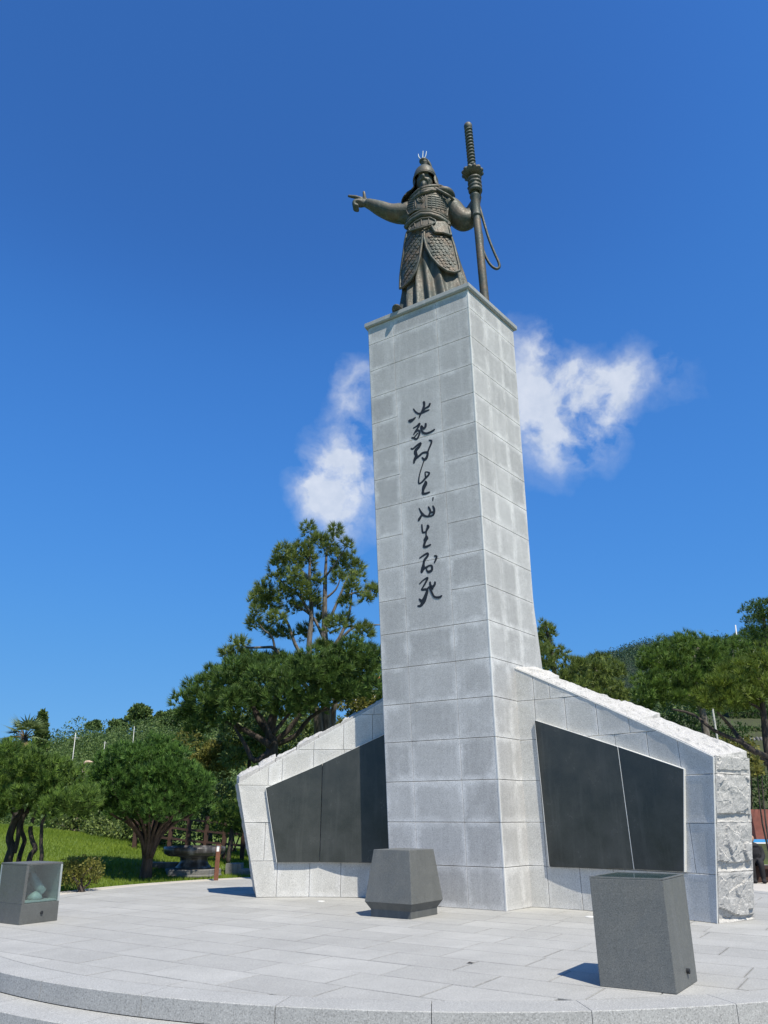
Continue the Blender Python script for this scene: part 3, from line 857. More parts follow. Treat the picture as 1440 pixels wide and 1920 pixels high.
# right wing: a=0 at the pillar, runs out to the right
RP0, RP1 = Vector((2.40, 14.105, 0)), Vector((4.73, 11.959, 0))
Lr = (RP1 - RP0).length
polyR = [(0, 0), (Lr, 0), (Lr + .36, 2.23), (.02, 4.03)]
rowsR = [0, .63, 1.315, 1.995, 2.69, 3.385, 4.1]
hullR = [(.47, .63), (2.79, .645), (3.02, 2.08), (.40, 3.02)]
zr = lambda a: 3.02 + (2.08 - 3.02) * (a - .40) / (3.02 - .40)
slabsR = [([(.47, .63), (1.94, .64), (1.90, zr(1.90)), (.40, 3.02)], .05, None), ([(1.947, .64), (2.79, .645), (3.02, 2.08), (1.907, zr(1.907))], .05, None)]
colsR = [-.1, .40, .97, 1.55, 2.13, 2.71, 3.9]
colsR2 = [-.1, .40, .70, 1.27, 1.84, 2.42, 2.95, 3.9]
rw, fnRW, topR, nrmR, backR, drR, LRr = wing('memorial_wing_wall', 'shaded granite wall with dark panels and rough stone end, right of the pillar', RP0, RP1, .20, polyR, rowsR, [colsR, colsR2],
    {'hull': hullR, 'slabs': slabsR, 'sides': True}, .05, 0, 7, 1, .82)
# rough coping along the sloping tops
def coping(w, fn, a_list, topf, thick, lift, seed, d0=-.022):
    for i in range(len(a_list) - 1):
        a0, a1 = a_list[i] + .004, a_list[i + 1] - .004
        za0, za1 = topf(a_list[i]) , topf(a_list[i + 1])
        h = lift + random.uniform(-.06, .06); e_ = .04 + random.uniform(0, .05)
        cor = [fn(a0, za0 - .03, d0), fn(a1, za1 - .03, d0), fn(a1, za1 - .03, -thick), fn(a0, za0 - .03, -thick),
               fn(a0, za0 + (.012 if d0 > -.03 else e_), d0), fn(a1, za1 + (.012 if d0 > -.03 else e_ - .02), d0), fn(a1, za1 + h, -thick), fn(a0, za0 + h, -thick)]
        rough_block('coping_stone', cor, w, n=(26, 34, 3), amp=.06, seed=seed + i, edge=.10, chip=.010, freq=4.5, still=((1, 0),))
coping(lw, fnLW, [-.44, -.08, .22, .62, 1.05, 1.5, 2.0, 2.5, 2.97], topL, .80, .17, 3, -.06)
coping(rw, fnRW, [.06, .6, 1.15, 1.7, 2.25, 2.8, Lr + .34], topR, .84, .14, 31)
# pale saw-cut line along the sloping top edge and the outer edge of the right wing
for (f_, pts, w) in ((fnRW, [(.03, 4.02), (Lr + .35, 2.235)], rw), (fnRW, [(Lr + .352, 2.235), (Lr + .002, .0)], rw)):
    P = []; n = 10
    for i in range(n + 1):
        t = i / n; a = pts[0][0] + (pts[1][0] - pts[0][0]) * t; z = pts[0][1] + (pts[1][1] - pts[0][1]) * t
        P.append(f_(a, z, .004))
    V, F = tube(P, .008, 6); build('sawn_edge', V, F, 'trim', w)
# rough end blocks of the right wing
ezs = [0.0, .66, 1.33, 2.0, 2.25]
ed = Vector((.845, .535, 0)).normalized()
for i in range(4):
    z0, z1 = ezs[i] + .004, ezs[i + 1] - .004
    def ec(z, k, out):
        a = Lr + .36 * z / 2.23; p = fnRW(a, z, -.035); q = p + ed * .85
        base = p if k == 0 else q; tg = (fnRW(a, z, -.035) - fnRW(a - .25, z, -.035)).normalized()
        return base + tg * out
    cor = [ec(z0, 0, -.25), ec(z0, 0, .0), ec(z0, 1, .0), ec(z0, 1, -.45), ec(z1, 0, -.25), ec(z1, 0, .0), ec(z1, 1, .0), ec(z1, 1, -.45)]
    rough_block('end_block', cor, rw, n=(4, 54, 42 if i < 3 else 16), amp=.048 if i < 3 else .035, seed=60 + i * 3, edge=.07, chip=.006, freq=2.5, still=((1, 0), (0, 0)), under=1.3 if i < 3 else .6)
# rough end blocks of the left wing (seen edge-on)
for i in range(3):
    z0, z1 = ezs[i] + .004, ezs[i + 1] + .02 - .004
    def el(z, d, da=0): a = -.463 * z / 2.03 + da; return fnLW(a, z, d)
    cor = [el(z0, -.04, .25), el(z0, -.8, .25), el(z0, -.8), el(z0, -.04), el(z1, -.04, .25), el(z1, -.8, .25), el(z1, -.8), el(z1, -.04)]
    rough_block('end_block', cor, lw, n=(16, 6, 12), amp=.04, seed=90 + i, edge=.12, chip=.006, still=((0, 1), (1, 0), (0, 0)))

# ------------------------------------------------------------------ the bronze statue
SO = Vector((1.15, 14.66, TOPZ)); yaw = R(-11)
ex = Vector((math.cos(yaw), math.sin(yaw), 0)); ey = Vector((-math.sin(yaw), math.cos(yaw), 0))
def sl(x, y, z): return SO + ex * x + ey * y + Vector((0, 0, z))
def tow(V): return [sl(*v) for v in V]
statue = thing('warrior_statue', 'bronze armoured warrior statue pointing with outstretched arm on the pillar top', 'statue', tuple(SO))
RING = [(0.0, .12, .93, .60, .15), (.30, .11, .90, .58, .15), (.8, .08, .82, .55, .12), (1.3, .05, .75, .53, .08), (1.8, .01, .69, .50, .035), (2.2, -.02, .64, .47, .0), (2.5, -.03, .575, .44, 0),
        (2.75, -.03, .545, .42, 0), (3.05, -.03, .56, .43, 0), (3.35, -.01, .585, .43, 0), (3.6, 0, .55, .38, 0), (3.78, -.01, .40, .31, 0), (3.9, -.03, .24, .23, 0), (4.1, -.05, .18, .19, 0)]
rz_ = [r[0] for r in RING]
def ringp(z): return [float(np.interp(z, rz_, [r[k] for r in RING])) for k in range(1, 5)]
def body_pt(z, ph, off=0.0):
    cx, a, b, fo_ = ringp(z)
    sn = math.sin(ph * 8 + .9 * z + .6 * math.sin(ph * 3)); f = 1 + fo_ * (.95 * (1 - abs(sn)) ** .7 - .75 + .3 * math.sin(ph * 19 + 2))
    return (cx + (a * f + off) * math.cos(ph), (b * f + off) * math.sin(ph), z)
SEG = 120
V, F = [], []; zz = list(np.linspace(0.02, 4.1, 62))
for z in zz:
    for k in range(SEG): V.append(body_pt(z, 2 * math.pi * k / SEG))
for i in range(len(zz) - 1):
    for k in range(SEG):
        k2 = (k + 1) % SEG; F.append((i * SEG + k, i * SEG + k2, (i + 1) * SEG + k2, (i + 1) * SEG + k))
F += [tuple(reversed(range(SEG))), tuple((len(zz) - 1) * SEG + k for k in range(SEG))]
parts = [(V, F)]
HZ = 4.13
parts += [ellipsoid((-.07, -.11, HZ), (.225, .265, .35), 24, 18), ellipsoid((-.07, -.17, HZ - .19), (.165, .20, .19), 18, 12),
          ellipsoid((-.07, -.365, HZ + .13), (.16, .045, .035), 14, 8),                # brow
          ellipsoid((-.165, -.30, HZ - .06), (.07, .06, .06), 12, 8), ellipsoid((.025, -.30, HZ - .06), (.07, .06, .06), 12, 8)]   # cheeks
parts.append(stube([(-.07, -.36, HZ + .12), (-.07, -.40, HZ + .03), (-.07, -.43, HZ - .045), (-.07, -.36, HZ - .07)], [.028, .034, .05, .03], 10))   # nose
for s in (-1, 1):
    parts.append(stube([(-.07, -.39, HZ - .105), (-.07 + s * .07, -.385, HZ - .11), (-.07 + s * .13, -.34, HZ - .19)], [.03, .032, .014], 8))          # moustache
    parts.append(ellipsoid((-.07 + s * .085, -.345, HZ + .06), (.05, .03, .022), 10, 6))                                                             # eyes
parts.append(stube([(-.07, -.36, HZ - .20), (-.075, -.39, HZ - .31), (-.08, -.36, HZ - .46)], [.07, .062, .02], 10))                                   # beard
# pointing arm
parts.append(stube([(-.30, .0, 3.44), (-.58, -.02, 3.34), (-.80, -.06, 3.33), (-1.0, -.10, 3.37), (-1.25, -.15, 3.50), (-1.47, -.19, 3.63), (-1.60, -.21, 3.69)],
                   [.25, .275, .255, .222, .195, .145, .115], 20, 5))
parts.append(stube([(-.45, -.02, 3.20), (-.62, -.05, 3.14), (-.85, -.08, 3.20)], [.17, .16, .08], 12))   # hanging sleeve fold
parts.append(stube([(-.98, -.02, 3.58), (-.80, .0, 3.60), (-.45, .02, 3.66)], [.03, .06, .05], 8))           # short cape over the upper arm
parts.append(ellipsoid((-1.72, -.22, 3.70), (.15, .10, .125), 14, 10))             # palm
parts.append(stube([(-1.72, -.27, 3.79), (-1.86, -.29, 3.86), (-1.95, -.30, 3.885), (-2.07, -.31, 3.925)], [.056, .050, .045, .034], 10))            # index
parts.append(stube([(-1.63, -.25, 3.78), (-1.64, -.27, 3.90), (-1.655, -.28, 4.02)], [.055, .045, .036], 10))                                        # thumb
for i, (dy, dz) in enumerate(((-.17, .0), (-.08, -.035), (.01, -.07))):
    parts.append(stube([(-1.74, -.22 + dy * .4, 3.70 + dz), (-1.875, -.24 + dy * .5, 3.69 + dz), (-1.89, -.23 + dy * .5, 3.58 + dz), (-1.79, -.22 + dy * .5, 3.545 + dz)], [.058, .056, .054, .046], 10))
# sword arm
parts.append(stube([(.32, .0, 3.46), (.56, .02, 3.33), (.72, .06, 3.08), (.86, .08, 2.92), (1.0, .12, 3.0), (1.10, .12, 3.2), (1.19, .08, 3.45), (1.26, .02, 3.62)],
                   [.26, .275, .275, .265, .24, .20, .13, .11], 20, 5))
SWX = lambda z: 1.285 - .027 * z
SWY = -.10
parts.append(ellipsoid((SWX(3.8) + .125, SWY + .05, 3.80), (.075, .115, .24), 14, 10))
for i, z in enumerate((4.01, 3.88, 3.75, 3.63)):
    c = SWX(z)
    parts.append(stube([(c + .14, SWY + .05, z), (c + .155, SWY - .05, z + .012), (c + .08, SWY - .135, z + .006), (c - .04, SWY - .135, z - .004), (c - .11, SWY - .05, z - .008), (c - .10, SWY + .04, z - .008)], [.05, .056, .054, .050, .046, .034], 10, 4))
parts.append(stube([(SWX(3.8) + .10, SWY + .13, 3.66), (SWX(3.8) - .06, SWY + .15, 3.80), (SWX(3.8) - .15, SWY + .05, 3.88)], [.065, .058, .042], 10))
V, F = join(*parts)
body = remesh('body', tow(V), F, .021, 'bronze', statue, 2)
# boot toe
V, F = join(ellipsoid((-.62, -.50, .09), (.15, .30, .10)), ellipsoid((.42, -.42, .09), (.15, .28, .10)))
for cx, cy in ((-.78, -.34), (.34, -.50)):
    V, F = ellipsoid((cx, cy, .07), (.13, .24, .075), 16, 10); build('boot', tow(V), F, 'bronze', statue, True)
# points on the front of the body, picked along the sight line
def on_body(u, v, off=0.0):
    Y = 14.25
    for _ in range(12):
        p = at(u, v, Y); q = p - SO; x, z = q.dot(ex), q.z
        z = min(max(z, .03), 3.85)
        cx, a, b, f = ringp(z); t = max(-.985, min(.985, (x - cx) / (a + off)))
        y = -(b + off) * math.sqrt(1 - t * t)
        w = sl(cx + t * (a + off), y, z); Y += (w.y - Y) * .7
    ph = math.atan2(y / (b + off), t); n = (ex * (math.cos(ph) / a) + ey * (math.sin(ph) / b)).normalized()
    return w, n
def z8(x, y): return 720 + x / 7.2, 400 + y / 7.2
def inpoly(x, y, P):
    c = False
    for i in range(len(P)):
        (x1, y1), (x2, y2) = P[i - 1], P[i]
        if (y1 > y) != (y2 > y) and x < (x2 - x1) * (y - y1) / (y2 - y1) + x1: c = not c
    return c
def shell(name, poly, off, thick, m, st=14.0):
    """curved plate over the body inside a picked outline"""
    bm = bmesh.new(); xs = [p[0] for p in poly]; ys = [p[1] for p in poly]
    fv = [bm.verts.new((x, y, 0)) for x, y in poly]; bm.faces.new(fv)
    for x in np.arange(min(xs) + st, max(xs), st):
        bmesh.ops.bisect_plane(bm, geom=bm.verts[:] + bm.edges[:] + bm.faces[:], plane_co=(x, 0, 0), plane_no=(1, 0, 0))
    for y in np.arange(min(ys) + st, max(ys), st):
        bmesh.ops.bisect_plane(bm, geom=bm.verts[:] + bm.edges[:] + bm.faces[:], plane_co=(0, y, 0), plane_no=(0, 1, 0))
    bm.verts.index_update(); n = len(bm.verts)
    V = [None] * (2 * n); F = []
    for v in bm.verts:
        p, nn = on_body(*z8(v.co.x, v.co.y), off); V[v.index] = p + nn * thick * .5; V[n + v.index] = p - nn * .085
    for f in bm.faces:
        idx = [v.index for v in f.verts]; F.append(tuple(reversed(idx)))
    for e in bm.edges:
        if len(e.link_faces) == 1:
            a, b = e.verts[0].index, e.verts[1].index; F.append((a, b, b + n, a + n))
    bm.free()
    o = build(name, V, F, m, statue, True)
    b2 = bmesh.new(); b2.from_mesh(o.data); bmesh.ops.recalc_face_normals(b2, faces=b2.faces); b2.to_mesh(o.data); b2.free()
    return o
def border(name, poly, off, r, parent, closed=True, m='bronze', sub=4):
    P = []
    for i in range(len(poly) if closed else len(poly) - 1):
        a, b = poly[i], poly[(i + 1) % len(poly)]
        n = max(2, int(math.dist(a, b) / 28))
        for k in range(n): t = k / n; P.append(on_body(*z8(a[0] + (b[0] - a[0]) * t, a[1] + (b[1] - a[1]) * t), off)[0])
    if not closed: P.append(on_body(*z8(*poly[-1]), off)[0])
    V, F = tube(P, r, 8, closed=closed); return build(name, V, F, m, parent, True)
PLT = [(345, 235), (440, 222), (520, 215), (518, 330), (508, 430), (482, 600), (432, 780), (350, 915), (262, 995), (218, 1015), (222, 850), (240, 700), (262, 560), (285, 380), (310, 260)]
PRT = [(545, 215), (620, 190), (690, 258), (800, 266), (905, 312), (950, 450), (985, 600), (1015, 720), (1020, 775), (945, 800), (850, 778), (740, 700), (640, 590), (575, 470), (540, 330)]
PHF = [(640, 165), (705, 112), (820, 118), (875, 180), (908, 300), (800, 262), (690, 255)]
PBP = [(335, 215), (355, 175), (430, 110), (505, 70), (620, 58), (695, 95), (690, 125), (640, 152), (480, 198), (350, 238)]
scale_me = None
def scale_mesh():
    global scale_me
    if scale_me: return scale_me
    V, F = [], []; w, h = .046, .062
    out = [(-w, h * .6), (-w, 0), (-w * .8, -h * .5), (-w * .35, -h * .85), (0, -h), (w * .35, -h * .85), (w * .8, -h * .5), (w, 0), (w, h * .6)]
    for x, y in out: V.append((x, y, -.012))
    for x, y in out: V.append((x * .97, y * .97, .010 if y < h * .5 else -.002))
    V.append((0, 0, .017)); n = len(out)
    for i in range(n):
        j = (i + 1) % n; F.append((i, j, n + j, n + i)); F.append((n + i, n + j, 2 * n))
    scale_me = D.meshes.new('armor_scale'); scale_me.from_pydata(V, [], F); scale_me.materials.append(M['bronze_brown']); return scale_me
for nm_, poly, off in (('skirt_panel', PLT, .03), ('skirt_panel', PRT, .045)):
    sh = shell(nm_, poly, off, .05, 'bronze_brown')
    border('fur_trim', poly, off + .03, .034, sh)
    cxp = sum(p[0] for p in poly) / len(poly); cyp = sum(p[1] for p in poly) / len(poly)
    pin = [(cxp + (x - cxp) * .80, cyp + (y - cyp) * .88) for x, y in poly]
    row = 0
    for y in np.arange(min(p[1] for p in pin), max(p[1] for p in pin), 40):
        row += 1
        for x in np.arange(min(p[0] for p in pin) + (26 if row % 2 else 0), max(p[0] for p in pin), 52):
            if not inpoly(x, y, pin): continue
            p, n = on_body(*z8(x + random.uniform(-4, 4), y + random.uniform(-4, 4)), off + .028 + random.uniform(-.006, .006))
            if n.dot((cam.location - p).normalized()) < .18: continue
            up = (Vector((0, 0, 1)) - n * n.z).normalized(); rt = up.cross(n)
            o = D.objects.new('armor_scale', scale_mesh()); link(o, sh)
            mtx = Matrix((rt, up, n)).transposed().to_4x4(); mtx = mtx @ Matrix.Rotation(R(-7 + random.uniform(-5, 5)), 4, 'X') @ Matrix.Rotation(R(random.uniform(-7, 7)), 4, 'Z'); mtx.translation = p - SO
            o.matrix_local = mtx
sh = shell('hip_guard', PHF, .10, .05, 'bronze_brown'); border('fur_trim', PHF[3:] + PHF[:1], .13, .032, sh, closed=False)
sh = shell('belly_plate', PBP, .11, .06, 'bronze'); border('rim', PBP, .15, .022, sh)
for (x0, y0, x1, y1) in ((412, 120, 420, 205), (500, 75, 508, 185), (600, 62, 606, 155), (352, 180, 362, 225)):
    border('rib', [(x0, y0), (x1, y1)], .145, .014, sh, closed=False)
border('sash', [(300, 190), (380, 100), (500, 25), (620, 22), (740, 60), (860, 140), (872, 175)], .05, .075, statue, closed=False)
border('sash', [(310, 120), (400, 30), (500, -25), (620, -25), (760, 20), (852, 85)], .02, .045, statue, closed=False)
# breastplate with emblem and plates
PBR = [(352, -45), (450, -95), (560, -120), (600, -245), (520, -285), (420, -262), (330, -215), (292, -175), (288, -95)]
PB2 = [(288, -80), (290, -178), (330, -215), (430, -268), (560, -300), (640, -330), (760, -300), (850, -205), (862, -70), (850, 40), (720, -30), (560, -62), (420, -40), (330, 20)]
sh = shell('breastplate', PB2, .012, .05, 'bronze_brown', 22.0)
border('rim', PB2[-6:] + PB2[:2], .035, .022, sh, closed=False)
for x in (418, 560):
    border('rib', [(x, -255), (x + 2, -160), (x + 6, -70)], .04, .014, sh, closed=False)
P = []
for k in range(26):
    a = k * .55; r = 12 + 1.6 * k; P.append((488 + r * math.cos(a), -190 + r * 1.1 * math.sin(a)))
border('emblem', P, .045, .014, sh, closed=False)
for j, y in enumerate((-255, -225, -195, -165, -135, -105, -75)):
    border('lacing', [(590, y - 8), (680, y - 2), (770, y + 14), (838, y + 36)], .036, .014, sh, closed=False)
    border('lacing', [(300, y + 34), (350, y + 10), (402, y - 6)], .036, .014, sh, closed=False)
for x in (640, 700, 760, 815):
    border('lacing', [(x, -250 + (x - 600) * .2), (x + 4, -70 + (x - 600) * .2)], .036, .013, sh, closed=False)
# shoulder guard, scarf
V, F = ellipsoid((.40, -.10, 3.60), (.30, .34, .17), 26, 16)
V, F = join((V, F)); so_ = build('shoulder_guard', tow(V), F, 'bronze_brown', statue, True)
Pp = [(.20, -.40, 3.66), (.38, -.42, 3.48), (.58, -.34, 3.36), (.70, -.12, 3.36)]
V, F = stube(Pp, [.03, .035, .035, .03], 8); build('rim', tow(V), F, 'bronze', so_, True)
for dz, r_, k in ((0, .062, 0), (.08, .056, 1), (-.08, .056, 2)):
    P = []
    for i in range(22):
        a = R(-15 + 392 * i / 21 - 90); wob = .01 * math.sin(i * 2.3 + k)
        P.append((-.04 + (.40 + .02 * k + wob) * math.cos(a), -.06 + (.38 + .015 * k + wob) * math.sin(a), 3.60 + dz + .12 * math.cos(a) + .03 * math.sin(a)))
    V, F = tube(P, interp([r_, r_ * 1.15, r_], 22), 9); build('scarf', tow(V), F, 'bronze', statue, True)
# helmet, neck guard, finial
hc = (-.07, -.06)
prof = [(.305, 4.24), (.322, 4.255), (.318, 4.28), (.296, 4.30), (.296, 4.38), (.286, 4.47), (.255, 4.57), (.195, 4.66), (.105, 4.715), (.05, 4.72)]
V, F = [], []
for r_, z in prof:
    for k in range(36):
        a = 2 * math.pi * k / 36; yy = .08 * max(0, -math.sin(a)) if r_ > .30 else 0
        V.append((hc[0] + r_ * math.cos(a), hc[1] + r_ * 1.08 * math.sin(a) - yy * .6, z - yy * .25))
for i in range(len(prof) - 1):
    for k in range(36):
        k2 = (k + 1) % 36; F.append((i * 36 + k, i * 36 + k2, (i + 1) * 36 + k2, (i + 1) * 36 + k))
F.append(tuple((len(prof) - 1) * 36 + k for k in range(36)))
helm = build('helmet', tow(V), F, 'bronze', statue, True)
V, F = tube([(hc[0] + .30 * math.cos(R(a)), hc[1] + .325 * math.sin(R(a)), 4.335) for a in range(0, 360, 12)], .018, 8, closed=True); build('band', tow(V), F, 'bronze', helm, True)
V, F = [], []                                         # neck guard: cloth flaring from the brim to the shoulders, open at the face
NGa = [R(a) for a in np.linspace(-38, 218, 30)]; lv = [(4.27, .325, 1.05), (4.10, .335, 1.05), (3.95, .37, 1.05), (3.82, .45, 1.0), (3.70, .58, .92), (3.60, .66, .85)]
for th in (0, -.03):
    for z, r_, yk in lv:
        for a in NGa: V.append((hc[0] + .02 + (r_ + th) * math.cos(a), hc[1] + .02 + (r_ + th) * yk * math.sin(a), z + .10 * max(0, math.cos(a)) * (4.27 - z)))
nn_, nl = len(NGa), len(lv)
for s in (0, 1):
    o_ = s * nn_ * nl
    for i in range(nl - 1):
        for k in range(nn_ - 1): F.append((o_ + i * nn_ + k, o_ + i * nn_ + k + 1, o_ + (i + 1) * nn_ + k + 1, o_ + (i + 1) * nn_ + k))
for i in range(nl - 1):
    for k in (0, nn_ - 1): F.append((i * nn_ + k, (i + 1) * nn_ + k, nn_ * nl + (i + 1) * nn_ + k, nn_ * nl + i * nn_ + k))
for k in range(nn_ - 1): F.append(((nl - 1) * nn_ + k, (nl - 1) * nn_ + k + 1, nn_ * nl + (nl - 1) * nn_ + k + 1, nn_ * nl + (nl - 1) * nn_ + k))
build('neck_guard', tow(V), F, 'bronze', helm, True)
V, F = join(stube([(hc[0], hc[1], 4.68), (hc[0], hc[1], 4.80), (hc[0] - .01, hc[1] - .02, 4.93)], [.085, .075, .10], 12),
            stube([(hc[0], hc[1], 4.98), (hc[0] + .07, hc[1] + .02, 4.97), (hc[0] + .14, hc[1] + .05, 4.86), (hc[0] + .19, hc[1] + .08, 4.68)], [.075, .062, .042, .022], 10),
            ellipsoid((hc[0] - .02, hc[1] - .03, 4.96), (.12, .11, .065)))
build('plume', tow(V), F, 'bronze', helm, True)
V, F = join(stube([(hc[0] - .16, hc[1], 5.28), (hc[0] - .14, hc[1], 5.14), (hc[0] - .05, hc[1], 5.06), (hc[0] + .03, hc[1], 5.15), (hc[0] + .06, hc[1], 5.33)], [.009, .015, .018, .015, .009], 8),
            stube([(hc[0] - .05, hc[1], 4.98), (hc[0] - .045, hc[1], 5.14), (hc[0] - .03, hc[1], 5.36)], [.016, .015, .009], 8))
build('trident', tow(V), F, 'silver', helm, True)

# the sword he holds
sword = thing('long_sword', 'tall sheathed bronze sword with cord loop, gripped upright in the statue hand', 'sword', tuple(sl(SWX(0), SWY, 0)))
def sx(z): return (SWX(z), SWY, z)
V, F = tube([sx(0), sx(.1), sx(1.5), sx(2.8), sx(2.9)], [.085, .105, .10, .095, .09], 20); build('scabbard', tow(V), F, 'bronze_brown', sword, True)
V, F = tube([sx(2.80), sx(2.82), sx(2.86), sx(2.90), sx(2.98), sx(3.42), sx(3.46), sx(3.50), sx(3.56)], [.095, .118, .118, .105, .105, .108, .13, .13, .095], 20); build('scabbard_collar', tow(V), F, 'bronze', sword, True)
V, F = tube([sx(3.55), sx(4.24)], [.09, .095], 16); build('throat', tow(V), F, 'bronze', sword, True)
V, F = [], []; nz = 96                                 # chrysanthemum guard, twelve lobes
for (k_, z) in ((.42, 4.15), (.80, 4.19), (1.06, 4.25), (1.08, 4.29), (.98, 4.33), (.45, 4.35)):
    for k in range(nz):
        a = 2 * math.pi * k / nz; r_ = .25 * k_ * (1 + .16 * (abs(math.sin(a * 6)) - .5)); V.append((SWX(z) + r_ * math.cos(a), SWY + r_ * math.sin(a), z))
for i in range(5):
    for k in range(nz): F.append((i * nz + k, i * nz + (k + 1) % nz, (i + 1) * nz + (k + 1) % nz, (i + 1) * nz + k))
F += [tuple(reversed(range(nz))), tuple(5 * nz + k for k in range(nz))]
build('guard', tow(V), F, 'bronze', sword, True)
V, F = tube([sx(4.3), sx(5.88)], [.072, .070], 16); grip = build('grip', tow(V), F, 'bronze', sword, True)
for i in range(13):
    z = 4.42 + i * .113; P = [(SWX(z) + .074 * math.cos(a), SWY + .074 * math.sin(a), z + .035 * math.cos(a)) for a in np.linspace(0, 2 * math.pi, 20, endpoint=False)]
    V, F = tube(P, .036, 7, closed=True); build('grip_wrap', tow(V), F, 'bronze_brown', grip, True)
V, F = tube([sx(5.80), sx(5.84), sx(5.95), sx(6.00), sx(6.02)], [.075, .105, .112, .095, .05], 18); build('pommel', tow(V), F, 'bronze', sword, True)
CP = [(893, 372), (899, 388), (906, 412), (916, 446), (927, 474), (935, 492), (936, 501), (930, 504), (920, 497), (911, 482), (905, 465), (904, 446), (900, 428), (893, 410)]
P = [at(u, v, 14.55) for u, v in CP]
V, F = stube(P, [.035, .035], 8, 5); build('cord_loop', V, F, 'bronze', sword, True)

# ------------------------------------------------------------------ granite display blocks on the plaza
def block(name, label, base, top, mtl, mids=None, top_mat=None):
    c = sum(base, Vector()) / 4; o = thing(name, label, 'stone block', tuple(Vector((c.x, c.y, 0))), 'dark granite display blocks')
    lv_ = [base] + (mids or []) + [top]
    return o, lv_
def prism(name, levels, mtl, parent, bev=.008):
    V, F = [], []; n = 4
    for L_ in levels: V += L_
    for r in range(len(levels) - 1):
        for i in range(n): F.append((r * n + i, r * n + (i + 1) % n, (r + 1) * n + (i + 1) % n, (r + 1) * n + i))
    F += [tuple(reversed(range(n))), tuple((len(levels) - 1) * n + i for i in range(n))]
    o = build(name, V, F, mtl, parent)
    bm = bmesh.new(); bm.from_mesh(o.data); bmesh.ops.recalc_face_normals(bm, faces=bm.faces)
    if bev: bmesh.ops.bevel(bm, geom=bm.edges[:], offset=bev, segments=2, affect='EDGES', profile=.6)
    bm.to_mesh(o.data); bm.free(); return o
def z_(p, z): return Vector((p[0], p[1], z))
# centre block: tapered body on a recessed plinth
bs = [z_((-.241, 12.86), 0), z_((.394, 12.434), 0), z_((.848, 13.085), 0), z_((.213, 13.511), 0)]
bs = [Vector((-.20, 12.80, 0)), Vector((.394, 12.43, 0)), Vector((.83, 13.06, 0)), Vector((.24, 13.43, 0))]
md = [Vector((-.318, 12.50, .235)), Vector((.425, 12.11, .20)), Vector((.93, 12.75, .235)), Vector((.19, 13.14, .235))]
cen = sum(bs, Vector()) / 4
def scl(P, k, z, c=None, dz=None): c = c or sum(P, Vector()) / len(P); return [Vector((c.x + (p.x - c.x) * k, c.y + (p.y - c.y) * k, z)) for p in P]
mdl = scl(bs, 1.19, .20); tpl = scl(bs, .93, .93)
cb = thing('display_block', 'dark granite block flaring above its foot, in front of the pillar', 'stone block', tuple(cen), 'dark granite display blocks')
prism('plinth', [scl(bs, 1.0, 0.001), scl(bs, 1.0, .10), scl(bs, 1.17, .199)], 'dark_soft', cb, 0)
prism('body', [mdl, tpl], 'dark', cb, .007)
# right block: leaning prism with a glass top
bs = [Vector((1.928, 7.735, 0)), Vector((2.496, 7.413, 0)), Vector((2.89, 7.968, 0)), Vector((2.322, 8.29, 0))]
tp2 = [Vector((1.94, 7.80, .88)), Vector((2.535, 7.51, .88)), Vector((2.96, 8.13, .88)), Vector((2.365, 8.42, .88))]
cen = sum(bs, Vector()) / 4
rb = thing('display_block', 'leaning dark granite block with glass top near the plaza rim', 'stone block', tuple(cen), 'dark granite display blocks')
bb = [Vector((p.x, p.y, .001)) for p in bs]
prism('body', [bb, [b.lerp(t, .985) for b, t in zip(bb, tp2)]], 'dark', rb, .006)
gt = [b.lerp(t, .987) for b, t in zip(bb, tp2)]; gu = [b.lerp(t, 1.0) for b, t in zip(bb, tp2)]
prism('glass_top', [[c + (sum(gt, Vector()) / 4 - c) * .06 + Vector((0, 0, .003)) for c in gt], [c + (sum(gu, Vector()) / 4 - c) * .06 for c in gu]], 'glass', rb, 0)
fr_in = [c + (sum(gt, Vector()) / 4 - c) * .065 for c in gt]
V = gt + fr_in + gu + [c + (sum(gu, Vector()) / 4 - c) * .065 for c in gu]; V = [v + Vector((0, 0, .002)) for v in V]
F = []
for i in range(4):
    j = (i + 1) % 4; F += [(i, j, 8 + j, 8 + i), (8 + i, 8 + j, 12 + j, 12 + i), (12 + i, 12 + j, 4 + j, 4 + i)]
build('rim', V, F, 'dark', rb)
nrb = (bs[2] - bs[1]).normalized(); nout = Vector((nrb.y, -nrb.x, 0))
pc = bs[1].lerp(bs[2], .55) + Vector((.012, .02, .12)) + nout * .012
V, F = tube([pc - nout * .03, pc + nout * .012, pc + nout * .016], [.022, .022, .004], 12); build('drain_hole', V, F, 'ink', rb)
# left block: case with a window on its right side
bs = [Vector((-5.60, 12.10, 0)), Vector((-5.108, 11.791, 0)), Vector((-4.783, 12.311, 0)), Vector((-5.275, 12.62, 0))]
tp3 = [Vector((-5.60, 12.00, .77)), Vector((-5.085, 11.69, .77)), Vector((-4.76, 12.16, .77)), Vector((-5.275, 12.47, .77))]
cen = sum(bs, Vector()) / 4
lb = thing('display_case', 'dark stone case with a glazed side near the left edge of the plaza', 'display case', tuple(cen))
def lev(t): return [Vector((b.x, b.y, .001)).lerp(q, t) for b, q in zip(bs, tp3)]
prism('base', [lev(0), lev(.34)], 'dark', lb, .006)
A, Bq = lev(.342), lev(.985)
def wallq(name, p0, p1, q0, q1, th, mtl):             # wall from edge p0p1 (bottom) to q0q1 (top)
    d = (p1 - p0).normalized(); n = Vector((-d.y, d.x, 0)) * th
    V = [p0, p1, p1 + n, p0 + n, q0, q1, q1 + n, q0 + n]
    o = build(name, V, [(0, 3, 2, 1), (4, 5, 6, 7), (0, 1, 5, 4), (1, 2, 6, 5), (2, 3, 7, 6), (3, 0, 4, 7)], mtl, lb)
